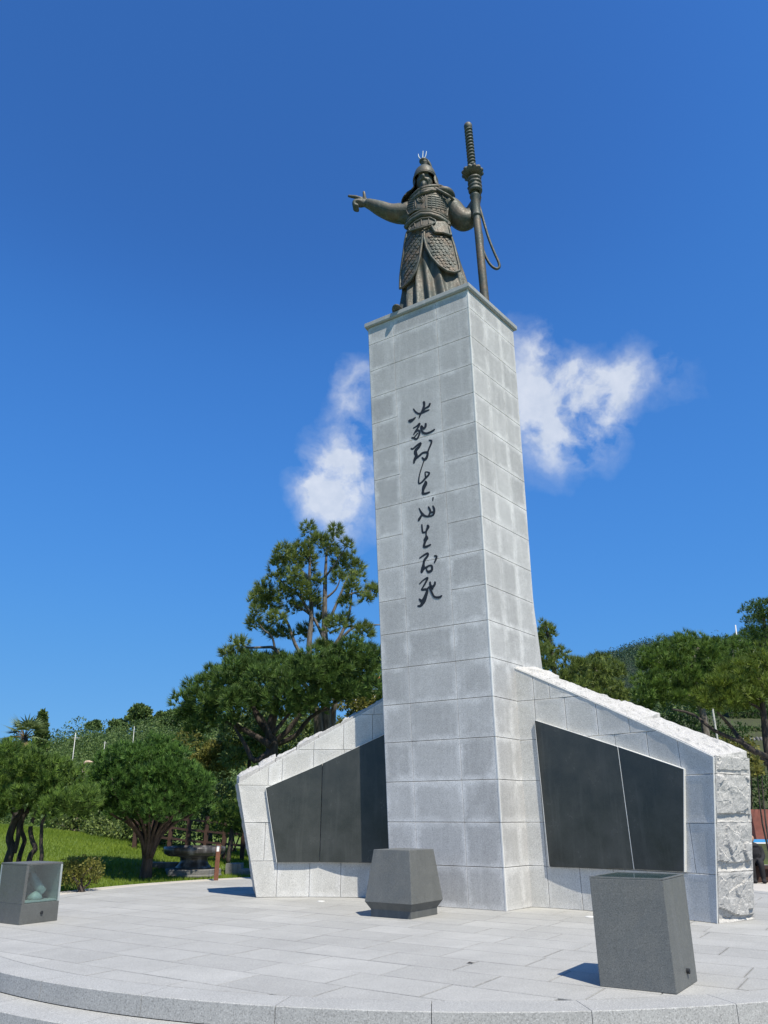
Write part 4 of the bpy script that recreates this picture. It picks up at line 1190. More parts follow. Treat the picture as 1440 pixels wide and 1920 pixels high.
wallq('side_panel', A[0], A[1], Bq[0], Bq[1], .045, 'dark')
wallq('side_panel', A[3] , A[0], Bq[3], Bq[0], .03, 'niche')
wallq('side_panel', A[2], A[3], Bq[2], Bq[3], .03, 'niche')
prism('lid', [lev(.987), lev(1.02)], 'dark', lb, .004)
dd = (A[2] - A[1]).normalized(); gn = Vector((dd.y, -dd.x, 0))
V = [A[1] - gn * .006 + dd * .05, A[2] - gn * .006 - dd * .035, A[2] - gn * .014 - dd * .035, A[1] - gn * .014 + dd * .05] + [Bq[1] - gn * .006 + dd * .05, Bq[2] - gn * .006 - dd * .035, Bq[2] - gn * .014 - dd * .035, Bq[1] - gn * .014 + dd * .05]
build('window', V, [(0, 3, 2, 1), (4, 5, 6, 7), (0, 1, 5, 4), (1, 2, 6, 5), (2, 3, 7, 6), (3, 0, 4, 7)], 'glass', lb)
fl = [p + Vector((0, 0, .004)) for p in scl(A, .9, A[0].z + .004)]
build('floor_slab', fl + [p + Vector((0, 0, .02)) for p in fl], [(3, 2, 1, 0), (4, 5, 6, 7), (0, 1, 5, 4), (1, 2, 6, 5), (2, 3, 7, 6), (3, 0, 4, 7)], 'niche', lb)
ce = sum(A, Vector()) / 4
ball = thing('stone_exhibit', 'pale tilted stone cylinder on a foot inside the glazed stone case', 'exhibit', tuple(ce + Vector((0, 0, .026))))
q = ce + dd * .02 + gn * .08
V, F = tube([q + Vector((-.06, -.08, .34)), q + Vector((-.055, -.075, .345)), q + Vector((.10, .03, .12)), q + Vector((.105, .035, .112))], [.06, .066, .066, .05], 18); build('cylinder', V, F, 'exhibit', ball, True)
V, F = lathe([(.10, 0), (.11, .02), (.10, .06), (.06, .10), (.03, .12)], (q.x + .02, q.y - .02, ce.z + .026), 20); build('foot', V, F, 'exhibit', ball, True)
pc = bs[1].lerp(bs[2], .55).lerp(tp3[1].lerp(tp3[2], .55), .17)
V, F = tube([pc - gn * .03, pc + gn * .012, pc + gn * .015], [.022, .022, .004], 12); build('drain_hole', V, F, 'ink', lb)

for lab, (u, v) in (('small flush white floor light in front of the sunlit left wall', (602, 1690)), ('small flush white floor light at the foot of the shaded right wall', (1106, 1719))):
    p = onz(u, v, .004); fl_ = thing('floor_light', lab, 'light', tuple(p))
    V, F = lathe([(.07, -.003), (.07, .004), (.06, .006), (.02, .006)], p, 24); build('rim', V, F, 'trim', fl_)
    V, F = lathe([(.05, .0065), (.05, .008), (.02, .009)], p, 20); build('lens', V, F, 'lamp_white', fl_)
for u, v, a in ((882, 1806, .4),):
    p = onz(u, v, .004); L_, W_ = .045, .018
    V = [p + Vector((math.cos(a) * x - math.sin(a) * y, math.sin(a) * x + math.cos(a) * y, z)) for x, y, z in ((-L_, 0, .002), (0, -W_, .010), (L_, 0, .003), (0, W_, .012), (-L_, 0, .001), (0, -W_, .008), (L_, 0, .001), (0, W_, .010))]
    tag(build('fallen_leaf', V, [(0, 1, 2, 3), (7, 6, 5, 4), (0, 4, 5, 1), (1, 5, 6, 2), (2, 6, 7, 3), (3, 7, 4, 0)], 'bark_dark'), 'tiny dark dry leaf lying on the pale paving', 'leaf')

# ------------------------------------------------------------------ vegetation tools
RG = np.random.default_rng(11)
def tufts(Cn, Nn, nb, L, W, spread):
    n = len(Cn); d = Nn[:, None, :] + RG.normal(size=(n, nb, 3)) * spread
    d /= np.linalg.norm(d, axis=2, keepdims=True)
    sd = np.cross(d, RG.normal(size=(n, nb, 3))); sd /= np.linalg.norm(sd, axis=2, keepdims=True) + 1e-9
    ln = L * RG.uniform(.65, 1.15, (n, nb, 1)); base = Cn[:, None, :] + d * ln * .05
    T = np.stack([base - sd * W / 2, base + sd * W / 2, base + d * ln], axis=2)
    tone = np.clip(RG.uniform(0, 1, (n, 1)) * .85 + RG.uniform(0, .2, (n, nb)), 0, 1)
    return T.reshape(-1, 3, 3), tone.ravel()
def leaves(Cn, Nn, size):
    n = len(Cn); d = Nn + RG.normal(size=(n, 3)) * .7; d /= np.linalg.norm(d, axis=1, keepdims=True)
    s = np.cross(d, RG.normal(size=(n, 3))); s /= np.linalg.norm(s, axis=1, keepdims=True) + 1e-9
    u = np.cross(s, d) * .0 + d; L = size * RG.uniform(.6, 1.2, (n, 1))
    Q = np.stack([Cn, Cn + u * L * .5 + s * L * .26, Cn + u * L, Cn + u * L * .5 - s * L * .26], axis=1)
    return Q, np.clip(RG.beta(1.6, 2.2, n), 0, 1)
def shellpts(c, r, n, up=.35, lo=.55, zmin=-.7):
    d = RG.normal(size=(n * 2, 3)); d /= np.linalg.norm(d, axis=1, keepdims=True)
    d = d[d[:, 2] > zmin][:n]; m = len(d)
    p = np.array(c) + d * np.array(r) * RG.uniform(lo, 1.0, (m, 1))
    nn = d / np.array(r) * min(r) + np.array([0, 0, up]); nn /= np.linalg.norm(nn, axis=1, keepdims=True)
    return p, nn
def poly_pts(poly, n, md=0):
    xs = [p[0] for p in poly]; ys = [p[1] for p in poly]; out = []; tries = 0; md0 = md
    while len(out) < n and tries < 40000:
        tries += 1
        x, y = random.uniform(min(xs), max(xs)), random.uniform(min(ys), max(ys))
        if not inpoly(x, y, poly): continue
        if md and any(math.hypot(x - a, y - b) < md for a, b in out):
            if tries % 60 == 0: md *= .96
            continue
        out.append((x, y))
    return out
def pine(name, label, base, trunks, limbs, pads, m, bm_, group, dens=60, L=.20, W=.028, nb=14, spread=.5, flat_=.62, up=.45):
    """pads: (point, radius) ; trunks/limbs: (points, radii)"""
    t = thing(name, label, 'tree', tuple(base), group)
    for P, rd_ in trunks: V, F = stube(P, rd_, 9, 4); build('trunk', V, F, bm_, t, True)
    for P, rd_ in limbs: V, F = stube(P, rd_, 6, 3); build('branch', V, F, bm_, t, True)
    Cs, Ns = [], []
    for p, r in pads:
        n = max(6, int(dens * (r / .5) ** 2))
        for _ in range(3):
            q = np.array(p) + RG.normal(size=3) * r * .28
            c, nn = shellpts(q, (r * .72, r * .72, r * .72 * flat_), n // 3 + 1, up, .75); Cs.append(c); Ns.append(nn)
    T, tone = tufts(np.concatenate(Cs), np.concatenate(Ns), nb, L, W, spread)
    build_tris('crown', T, m, t, tone); return t
def px_path(pts, Y, dY=None): return [at(u, v, Y + (dY[i] if dY else 0)) for i, (u, v) in enumerate(pts)]
def zt8(x, y): return 320 + x / 3.4286, 960 + y / 3.4286

# tall open pine behind the left wall
Yt = 27.0; gb = gz(-2, Yt)
tp_ = lambda pts, dy=0, spread=0: [at(*zt8(x, y), Yt + dy + (i * spread)) for i, (x, y) in enumerate(pts)]
b1 = at(*zt8(965, 1480), Yt); b1.z = gb - .1; b2 = at(*zt8(1005, 1480), Yt + .3); b2.z = gb - .1
trunks = [([b1] + tp_([(950, 1400), (922, 1250), (915, 1150), (900, 1000), (890, 850), (905, 650), (892, 420), (900, 250)]), [.18, .165, .15, .13, .12, .105, .085, .06, .025]),
          ([b2] + tp_([(1000, 1390), (992, 1200), (1010, 1000), (990, 800), (990, 600), (995, 400), (1005, 200)], .4), [.20, .19, .165, .14, .12, .095, .07, .025]),
          ([b2 + Vector((.25, .3, 0))] + tp_([(1040, 1370), (1060, 1200), (1050, 1050), (1040, 900), (1100, 780), (1150, 640), (1165, 500)], .8), [.12, .115, .10, .09, .08, .065, .05, .025])]
limbs_px = [([(915, 1290), (860, 1180), (720, 1030), (640, 990), (520, 970), (440, 940)], .12, -.4), ([(905, 1160), (880, 1130), (760, 1000), (670, 880), (600, 870), (490, 870), (450, 830)], .09, -.2), ([(890, 1010), (800, 850), (740, 690), (640, 620)], .085, .1),
            ([(1010, 1150), (1070, 880), (1150, 760), (1240, 730), (1350, 725)], .08, .5), ([(975, 1110), (920, 1050)], .06, 0), ([(1000, 850), (930, 700), (870, 640), (800, 600)], .07, .2), ([(1010, 720), (1080, 560), (1150, 400), (1200, 380)], .07, .3),
            ([(890, 640), (820, 530), (740, 470), (690, 420)], .06, -.3), ([(895, 440), (820, 350), (740, 260)], .05, -.2), ([(992, 420), (1060, 330), (1130, 220)], .05, .2), ([(990, 560), (1060, 500), (1090, 430)], .05, .5),
            ([(670, 880), (650, 800), (600, 760), (570, 720)], .05, -.2), ([(905, 560), (960, 470)], .04, .5), ([(1020, 780), (1100, 740)], .05, .1), ([(895, 300), (890, 170)], .04, 0), ([(1000, 260), (1050, 160)], .04, .4), ([(1080, 560), (1180, 520), (1290, 510)], .05, .2)]
limbs = [(tp_(p, dy, random.uniform(-.12, .12)), [r, r * .8, r * .55, r * .3]) for p, r, dy in limbs_px]
padz = [(890, 150, 70), (1050, 150, 60), (950, 190, 60), (740, 240, 60), (860, 250, 90), (1000, 230, 60), (1130, 215, 44), (680, 330, 54), (780, 330, 80), (880, 320, 70), (1060, 270, 50), (1150, 290, 54), (1200, 360, 60),
        (690, 420, 64), (760, 400, 54), (1090, 370, 64), (1060, 430, 54), (1200, 430, 54), (590, 500, 72), (880, 460, 74), (800, 490, 74), (720, 530, 64), (960, 460, 40), (1170, 510, 64), (1290, 510, 54), (1240, 560, 44), (1130, 590, 54),
        (900, 560, 60), (560, 570, 74), (630, 600, 84), (520, 640, 44), (790, 630, 64), (940, 600, 50), (570, 720, 60), (690, 690, 60), (680, 770, 60), (620, 770, 44), (840, 780, 64), (970, 690, 54), (1050, 730, 64), (1120, 720, 50), (1240, 770, 72),
        (450, 830, 52), (740, 810, 30), (430, 930, 84), (500, 960, 60), (380, 920, 50), (680, 950, 74), (610, 950, 50), (980, 870, 50), (1320, 510, 40)]
pads = [(at(*zt8(x, y), Yt + random.uniform(-1.4, 1.4)), r / 3.4286 / FPX * Yt * 1.03) for x, y, r in padz]
pine('tall_pine', 'tall open pine with several pale trunks behind the left wall', b1, trunks, limbs, pads, 'needle_tall', 'bark_gray', 'pines round the plaza', 96, .25, .023, 20, .40, .85, .7)

# broad dark pine below it
Yd = 25.0
pd_ = [(60, 1225), (110, 1180), (190, 1150), (180, 1090), (210, 1020), (330, 1010), (420, 1030), (520, 960), (640, 970), (760, 930), (900, 950), (1000, 900), (1120, 860), (1260, 880), (1300, 960), (1345, 1010), (1345, 1150), (1240, 1210), (1130, 1170), (1000, 1230),
       (860, 1270), (760, 1270), (640, 1220), (540, 1250), (430, 1330), (300, 1320), (200, 1370), (110, 1320)]
pp = poly_pts([zt8(*p) for p in pd_], 95, 13)
pads = []
for u, v in pp:
    fr = (v - 1210) / 130
    pads.append((at(u, v, Yd + random.uniform(-2.2, 2.2) * (1.0 if u > 420 else .6)), random.uniform(.36, .56)))
db = at(508, 1440, Yd); db.z = gz(db.x, db.y) - .1
dl = lambda pts, dy=0: [at(*zt8(x, y), Yd + dy) for x, y in pts]
trunks = [([db] + dl([(650, 1560), (640, 1450), (650, 1350), (690, 1200), (760, 1080)]), [.22, .20, .18, .15, .11, .05])]
limbs = [(dl(p, dy), [r, r * .8, r * .5, r * .25]) for p, r, dy in (
    ([(640, 1500), (560, 1450), (450, 1390), (380, 1360), (250, 1300)], .12, -.3), ([(640, 1440), (560, 1330), (520, 1230), (430, 1130), (300, 1080)], .11, .2), ([(645, 1400), (680, 1290), (660, 1150), (600, 1050)], .09, .4),
    ([(660, 1480), (760, 1400), (850, 1270), (950, 1130), (1100, 1050)], .11, .8), ([(655, 1430), (760, 1300), (860, 1180)], .08, -.8), ([(640, 1540), (540, 1600), (480, 1500), (420, 1400), (390, 1350)], .10, -.9), ([(650, 1450), (600, 1340), (540, 1260)], .07, -1.0),
    ([(660, 1500), (800, 1440), (900, 1320), (1100, 1200), (1250, 1100)], .10, 1.4), ([(450, 1390), (400, 1330), (330, 1250)], .06, -.4), ([(860, 1270), (940, 1220), (1040, 1150)], .06, 1.0))]
pine('spreading_pine', 'broad dark spreading pine behind the left wall', db, trunks, limbs, pads, 'needle_dark', 'bark_dark', 'pines round the plaza', 66, .24, .026, 19, .42, .7, .7)

# round-headed multi-stem pine on the lawn
rb_ = Vector((-5.774, 19.983, gz(-5.774, 19.983) - .02))
Yr = 20.0
pr_ = [(172, 1512), (163, 1470), (176, 1432), (205, 1402), (245, 1388), (285, 1384), (325, 1396), (360, 1420), (388, 1455), (398, 1488), (392, 1515), (360, 1530), (320, 1540), (285, 1536), (240, 1545), (205, 1535)]
pp = poly_pts([(281 + (x - 281) * .92, 1466 + (y - 1466) * .90) for x, y in pr_], 96, 11)
pads = []
for u, v in pp:
    k = max(0, 1 - ((u - 280) / 120) ** 2) ** .5 * (0.55 + .45 * min(1, max(0, (v - 1375) / 80)))
    for s in (-1, 1, 0): 
        pads.append((at(u, v, Yr + s * 1.45 * k * random.uniform(.5, 1)), random.uniform(.20, .30)))
trunks = [([rb_, rb_ + Vector((0, 0, .35)), rb_ + Vector((0, 0, .7))], [.16, .13, .11])]
limbs = []
for i in range(18):
    a = 2 * math.pi * i / 18 + .3; sp_ = random.uniform(.7, 1.15); tip = Vector((math.cos(a) * sp_, math.sin(a) * sp_ * .85, 1.55 + random.uniform(-.1, .2)))
    s0 = rb_ + Vector((math.cos(a) * .09, math.sin(a) * .09, .45 + random.uniform(0, .2)))
    m1 = rb_ + Vector((tip.x * .25, tip.y * .25, .95)); m2 = rb_ + Vector((tip.x * .58, tip.y * .58, 1.28))
    limbs.append(([s0, m1, m2, rb_ + tip, rb_ + tip * 1.25 + Vector((0, 0, .1))], [.045, .042, .036, .026, .012]))
pine('round_pine', 'dense round-headed pine with many fanned stems on the lawn', rb_, trunks, limbs, pads, 'needle_round', 'bark_red', 'pines round the plaza', 78, .15, .017, 20, .36, .85, .85)

# leaning group of thin-trunked pines at the left edge
Yc = 18.0
cb_ = at(22, 1625, Yc); cb_.z = gz(cb_.x, cb_.y)
pA = [(-110, 1420), (-40, 1382), (10, 1385), (40, 1402), (75, 1408), (115, 1420), (148, 1450), (158, 1476), (120, 1492), (85, 1500), (50, 1525), (0, 1535), (-60, 1545), (-110, 1530)]
pB = [(66, 1512), (110, 1492), (150, 1478), (180, 1480), (186, 1508), (160, 1528), (110, 1530), (75, 1538)]
def cl(pts, dy=0): return [at(u, v, Yc + dy) for u, v in pts]
def grounded(pts, dy):
    P = cl(pts, dy); q = P[0].copy(); q.z = gz(q.x, q.y) - .05; return [q] + P
specs = [('leaning_pine', 'thick-trunked pine with forked stem, leftmost of the leaning pines', [(16, 1612), (22, 1590), (18, 1570), (28, 1540), (40, 1520), (20, 1480)], .085, pA, -.2, 0),
         ('leaning_pine', 'second leaning pine from the left edge, with a curved dark stem', [(36, 1610), (42, 1590), (46, 1575), (40, 1555), (44, 1535), (60, 1500)], .05, pA, .3, 1),
         ('leaning_pine', 'third leaning pine from the left edge, with a knobbed stem', [(56, 1608), (66, 1592), (60, 1575), (57, 1555), (62, 1535), (80, 1495)], .052, pA, -.5, 2),
         ('leaning_pine', 'slim straight-stemmed pine with a low bright pad, rightmost of the leaning pines', [(78, 1608), (77, 1585), (78, 1560), (80, 1540), (100, 1515), (130, 1505)], .038, pB, -.9, 3)]
def shrink(P, kx, ky, dy=0):
    cx_, cy_ = sum(p[0] for p in P) / len(P), sum(p[1] for p in P) / len(P); return [(cx_ + (x - cx_) * kx, cy_ + dy + (y - cy_) * ky) for x, y in P]
ppA = poly_pts(shrink(pA, .93, .82), 90, 11); ppB = poly_pts(shrink(pB, .84, .72), 24, 8)
for nm_, lab, st, r0, pol, dy, idx in specs:
    P = grounded(st, dy); sel = [q for i, q in enumerate(ppA) if i % 3 == idx] if idx < 3 else ppB
    pads = []
    for u, v in sel:
        for s in (-1, 1): pads.append((at(u, v, Yc + dy + s * random.uniform(.1, 1.0)), random.uniform(.19, .29)))
    limbs = []
    if idx == 0: limbs = [(cl([(27, 1600), (34, 1570), (36, 1545), (50, 1520)], dy), [.05, .05, .045, .03]), (cl([(30, 1535), (22, 1522), (16, 1518)], dy - .1), [.03, .02, .012])]
    for k in range(4): 
        e = random.choice(sel); limbs.append(([P[-2], P[-1], at(e[0], e[1], Yc + dy + random.uniform(-.5, .5))], [r0 * .5, r0 * .4, r0 * .15]))
    pine(nm_, lab, P[0], [(P, [r0 * 1.3, r0 * 1.1, r0, r0 * .95, r0 * .9, r0 * .75, r0 * .5])], limbs, pads, 'needle', 'bark_dark', 'leaning pines at the left edge', 78, .15, .017, 20, .36, .8, .85)

# small round pine by the wooden fence
sp_b = at(428, 1600, 23.0); sp_b.z = gz(sp_b.x, sp_b.y)
pp = poly_pts([(398, 1540), (408, 1515), (430, 1500), (462, 1498), (470, 1530), (460, 1560), (425, 1562)], 26, 9)
pine('small_round_pine', 'small bright round pine in front of the wooden fence, touching the left wall', sp_b, [([sp_b, sp_b + Vector((.05, 0, .8)), sp_b + Vector((.1, 0, 1.3))], [.07, .06, .03])], [], [(at(u, v, 23 + random.uniform(-.5, .5)), .26) for u, v in pp], 'needle', 'bark_dark', 'pines round the plaza', 110, .125, .016, 12, .4, .85, .8)

# right-hand pines
def right_pine(lab, Y, poly, n, r, trunk, tr, limbs_, m='needle', md=12, dy=2.0, dens=52, bk='bark_gray', nm='pine_tree'):
    b = at(*trunk[0], Y); b.z = gz(b.x, b.y) - .1
    P = [b] + [at(u, v, Y) for u, v in trunk]
    qx, qy = sum(p[0] for p in poly) / len(poly), sum(p[1] for p in poly) / len(poly)
    poly = [(qx + (x - qx) * .90, qy + 5 + (y - qy) * .84) for x, y in poly]
    pads = [(at(u, v, Y + random.uniform(-dy, dy)), random.uniform(r * .62, r * 1.0)) for u, v in poly_pts(poly, int(n * .85), md)]
    lb_ = [(px_path(p, Y, [random.uniform(-.3, .3) * i for i in range(len(p))]), [q, q * .7, q * .35]) for p, q in limbs_]
    return pine(nm, lab, b, [(P, [tr * 1.2] + interp([tr, tr * .35], len(P) - 1))], lb_, pads, m, bk, 'pines round the plaza', dens * 1.05, .23, .025, 18, .40, .62, .8)
right_pine('slim pine rising just right of the pillar', 30, [(1008, 1172), (1018, 1160), (1036, 1166), (1038, 1190), (1028, 1205), (1040, 1225), (1062, 1208), (1064, 1225), (1045, 1245), (1030, 1265), (1010, 1262), (1005, 1230), (1000, 1200)], 30, .34,
           [(1044, 1300), (1040, 1265), (1036, 1230), (1028, 1195), (1022, 1175)], .11, [([(1040, 1240), (1020, 1238), (1010, 1232)], .04), ([(1036, 1215), (1055, 1212)], .04)], 'needle_tall', 9, .8, 52, 'bark_dark')
right_pine('low pine with rounded pads between the pillar and the big right pines', 31, [(1040, 1262), (1062, 1230), (1090, 1226), (1110, 1222), (1150, 1222), (1176, 1242), (1172, 1262), (1150, 1275), (1170, 1285), (1185, 1300), (1195, 1330), (1160, 1330), (1120, 1310), (1080, 1295), (1050, 1280)], 52, .44,
           [(1110, 1340), (1118, 1300), (1120, 1265), (1110, 1245)], .12, [([(1118, 1290), (1085, 1270)], .05), ([(1120, 1275), (1150, 1250)], .05)], 'needle_tall', 11, 1.4)
right_pine('big spreading pine above the right wall', 30, [(1195, 1290), (1200, 1235), (1225, 1205), (1262, 1190), (1283, 1176), (1310, 1186), (1345, 1192), (1370, 1210), (1372, 1250), (1340, 1270), (1330, 1320), (1290, 1325), (1250, 1320), (1200, 1330), (1190, 1310)], 105, .50,
           [(1330, 1420), (1318, 1340), (1303, 1280), (1300, 1240), (1310, 1215)], .16, [([(1303, 1275), (1275, 1260), (1230, 1240)], .07), ([(1302, 1255), (1335, 1230), (1360, 1225)], .06), ([(1310, 1310), (1260, 1300), (1215, 1310)], .07), ([(1300, 1240), (1285, 1200)], .05)], 'needle', 12, 2.2)
right_pine('yellow-green layered pine at the right edge, standing on a dark straight trunk', 24, [(1305, 1330), (1310, 1300), (1345, 1285), (1330, 1262), (1360, 1245), (1395, 1232), (1430, 1215), (1490, 1210), (1500, 1300), (1440, 1310), (1410, 1330), (1370, 1335), (1340, 1345)], 70, .42,
           [(1462, 1560), (1452, 1470), (1438, 1400), (1432, 1340), (1425, 1290), (1420, 1250)], .15, [([(1440, 1420), (1400, 1400), (1368, 1360), (1345, 1335)], .10), ([(1427, 1330), (1390, 1310), (1350, 1300)], .06), ([(1425, 1290), (1460, 1260)], .06), ([(1446, 1440), (1405, 1400), (1340, 1370), (1300, 1340), (1260, 1330)], .08)], 'needle_yel', 11, 1.6, 52, 'bark_dark')
right_pine('dark bushy conifer rising at the top of the right slope', 62, [(1395, 1230), (1388, 1190), (1405, 1175), (1398, 1140), (1415, 1115), (1445, 1112), (1480, 1125), (1490, 1230)], 60, .95,
           [(1435, 1330), (1435, 1230), (1432, 1150)], .3, [([(1435, 1220), (1405, 1190)], .12)], 'needle_dark', 12, 3.0, 34, 'bark_dark')
right_pine('pale green pine seen between the dark conifer and the big right pine', 45, [(1345, 1240), (1350, 1205), (1365, 1185), (1385, 1190), (1400, 1215), (1400, 1260), (1360, 1270)], 32, .62,
           [(1375, 1340), (1375, 1270), (1372, 1210)], .18, [], 'needle', 12, 1.8, 40)

# ------------------------------------------------------------------ shrubs, hedges, broadleaf trees
def bush(name, label, cat, cx, base, blobs_, m, n, size, group=None, stems=5, par='foliage'):
    t = thing(name, label, cat, tuple(base), group)
    Cs, Ns = [], []
    for c, r in blobs_:
        p, nn = shellpts(c, r, int(n * (r[0] * r[2]) ** .9 * 10) + 30, .3, .5, -.85); Cs.append(p); Ns.append(nn)
    Q, tone = leaves(np.concatenate(Cs), np.concatenate(Ns), size); build_tris(par, Q, m, t, tone)
    top_ = max(c[2] for c, r in blobs_)
    for k in range(stems):
        c, r = random.choice(blobs_); P = [Vector(base) + Vector((random.uniform(-.1, .1), random.uniform(-.1, .1), -.05)), Vector(base).lerp(Vector(c), .5) + Vector((random.uniform(-.1, .1), 0, 0)), Vector(c)]
        V, F = stube(P, [.03, .022, .01], 6, 3); build('stem', V, F, 'bark_dark', t, True)
    return t
bb_ = at(150, 1668, 16.9); bb_.z = gz(bb_.x, bb_.y)
bush('clipped_shrub', 'small yellow-green shrub on the lawn edge beside the glazed stone case', 'shrub', 0, bb_, [(at(u, v, 16.9 + dy), (.26, .26, .20)) for u, v, dy in ((130, 1628, 0), (150, 1622, .2), (172, 1626, 0), (135, 1645, -.1), (158, 1642, .2), (118, 1640, .3), (170, 1640, .3))], 'leaf_yel', 520, .055)
# broadleaf mass behind the lawn
bl = [('large leafy evergreen shrub behind the round pine, left part of the lawn hedge', 150, 1545, 29, 60, 45), ('leafy evergreen shrub in the middle of the lawn hedge', 220, 1560, 28, 55, 42), ('leafy evergreen shrub low behind the round pine stems', 300, 1560, 27, 55, 50),
      ('tall leafy evergreen shrub behind the stone basin', 375, 1520, 27, 62, 60), ('leafy evergreen shrub against the left wall', 440, 1530, 27.5, 55, 60)]
for lab, u, v, Y, ru, rv in bl:
    b = at(u, v + rv, Y); b.z = gz(b.x, b.y); k = Y / FPX * 1.1
    blb = []
    for i in range(9):
        blb.append((at(u + random.uniform(-.75, .75) * ru, v + random.uniform(-.7, .75) * rv, Y + random.uniform(-.6, .9)), (ru * k * .42, ru * k * .42, rv * k * .40)))
    bush('evergreen_shrub', lab, 'shrub', 0, b, blb, 'leaf', 130, .12, 'shrubs behind the lawn', 3)
bt = [('yellowish leafy tree crown left of the tall pine trunks', 400, 1430, 33, 62, 55, 'leaf_yel'), ('leafy tree showing between the pine trunks above the left wall', 560, 1400, 33, 70, 70, 'leaf'), ('leafy tree right of the tall pine, against the pillar', 678, 1360, 34, 45, 62, 'leaf_yel'), ('shaded leafy tree behind the dark spreading pine', 470, 1380, 32, 60, 60, 'leaf')]
for lab, u, v, Y, ru, rv, mm in bt:
    b = at(u, v + rv, Y); b.z = gz(b.x, b.y); k = Y / FPX * 1.1
    t = thing('leafy_tree', lab, 'tree', tuple(b), 'leafy trees behind the lawn')
    Cs, Ns = [], []
    for i in range(16):
        c = at(u + random.uniform(-.8, .8) * ru, v + random.uniform(-.8, .9) * rv, Y + random.uniform(-1.2, 1.2)); r = ru * k * .36
        p, nn = shellpts(c, (r, r, r * .8), 420, .3, .5, -.9); Cs.append(p); Ns.append(nn)
    Q, tone = leaves(np.concatenate(Cs), np.concatenate(Ns), .17); build_tris('crown', Q, mm, t, tone)
    P = [b, b.lerp(at(u, v, Y), .5), at(u, v - rv * .3, Y)]; V, F = stube(P, [.14, .1, .04], 8, 3); build('trunk', V, F, 'bark_dark', t, True)
# under-storey on the right slope
for lab, u, v, Y, ru, rv, mm in [('dark shrub below the big right pine', 1240, 1370, 34, 70, 45, 'hedge'), ('dark shrub mass behind the rough wall end', 1330, 1400, 34, 70, 50, 'hedge'), ('yellow-green shrub beside the right edge trunk', 1385, 1400, 30, 26, 28, 'leaf_yel'), ('dark leafy shrub under the right edge pine', 1430, 1470, 30, 40, 40, 'hedge'), ('dark shrub at the foot of the slope by the seated people', 1400, 1540, 31, 45, 40, 'hedge'), ('small bright shrub touching the rough wall end', 1420, 1440, 21, 10, 16, 'leaf_yel')]:
    b = at(u, v + rv, Y); b.z = gz(b.x, b.y); k = Y / FPX * 1.1
    blb = [(at(u + random.uniform(-.8, .8) * ru, v + random.uniform(-.8, .8) * rv, Y + random.uniform(-.8, .8)), (ru * k * .45, ru * k * .45, rv * k * .45)) for i in range(8)]
    bush('slope_shrub', lab, 'shrub', 0, b, blb, mm, 45, .15, 'shrubs on the right slope', 2)
# clipped terrace hedges and retaining wall on the right slope
def hedge_row(label, P0, P1, h, w, zb):
    c = (P0 + P1) / 2; t = thing('terrace_hedge', label, 'hedge', (c.x, c.y, zb), 'clipped terrace hedges')
    n = 3200; s = RG.uniform(0, 1, n); p = np.array(P0)[None] * (1 - s[:, None]) + np.array(P1)[None] * s[:, None]
    a = RG.uniform(0, 2 * math.pi, n); k = np.maximum(np.abs(np.cos(a)), np.abs(np.sin(a)))
    p[:, 1] += np.cos(a) / k * w / 2; p[:, 2] = zb + h / 2 + np.sin(a) / k * h / 2 + RG.normal(size=n) * .03
    N = np.stack([np.zeros(n), np.cos(a), np.sin(a)], 1)
    Q, tone = leaves(p, N, .16); build_tris('foliage', Q, 'hedge', t, tone)
    cc = Vector((c.x, c.y, zb + h / 2)); V, F = box(cc, ((P1 - P0).length, w * .8, h * .8), math.atan2(P1.y - P0.y, P1.x - P0.x)); build('branches', V, F, 'soil', t)
a_, b_ = at(1360, 1345, 40), at(1460, 1330, 40)
hedge_row('upper clipped hedge on the right terrace', a_, b_, 1.0, 1.2, a_.z - .7)
a_, b_ = at(1300, 1372, 38), at(1460, 1352, 38)
hedge_row('lower clipped hedge above the rubble wall on the right', a_, b_, .7, 1.2, a_.z - .6)
a_, b_ = at(1290, 1395, 36.5), at(1470, 1370, 36.5)
rwl = thing('rubble_wall', 'low rubble retaining wall below the clipped hedges on the right', 'wall', (a_.x, a_.y, a_.z - 1.5))
V, F = box(((a_.x + b_.x) / 2, a_.y + .35, a_.z - .75), ((b_ - a_).length, .5, 1.7)); build('core', V, F, 'stone_gray', rwl)
for i in range(26):
    for j in range(4):
        x = a_.x + (b_.x - a_.x) * (i + .5 + .5 * (j % 2)) / 26.5; z = a_.z - 1.3 + j * .40 + (b_.z - a_.z) * i / 26 * .6
        s_ = (b_.x - a_.x) / 26 * .48
        V, F = ellipsoid((x, a_.y + .06, z), (s_ * random.uniform(.85, 1.05), .16, .19 * random.uniform(.85, 1.1)), 8, 5); build('stone', V, F, 'stone_gray', rwl, True)

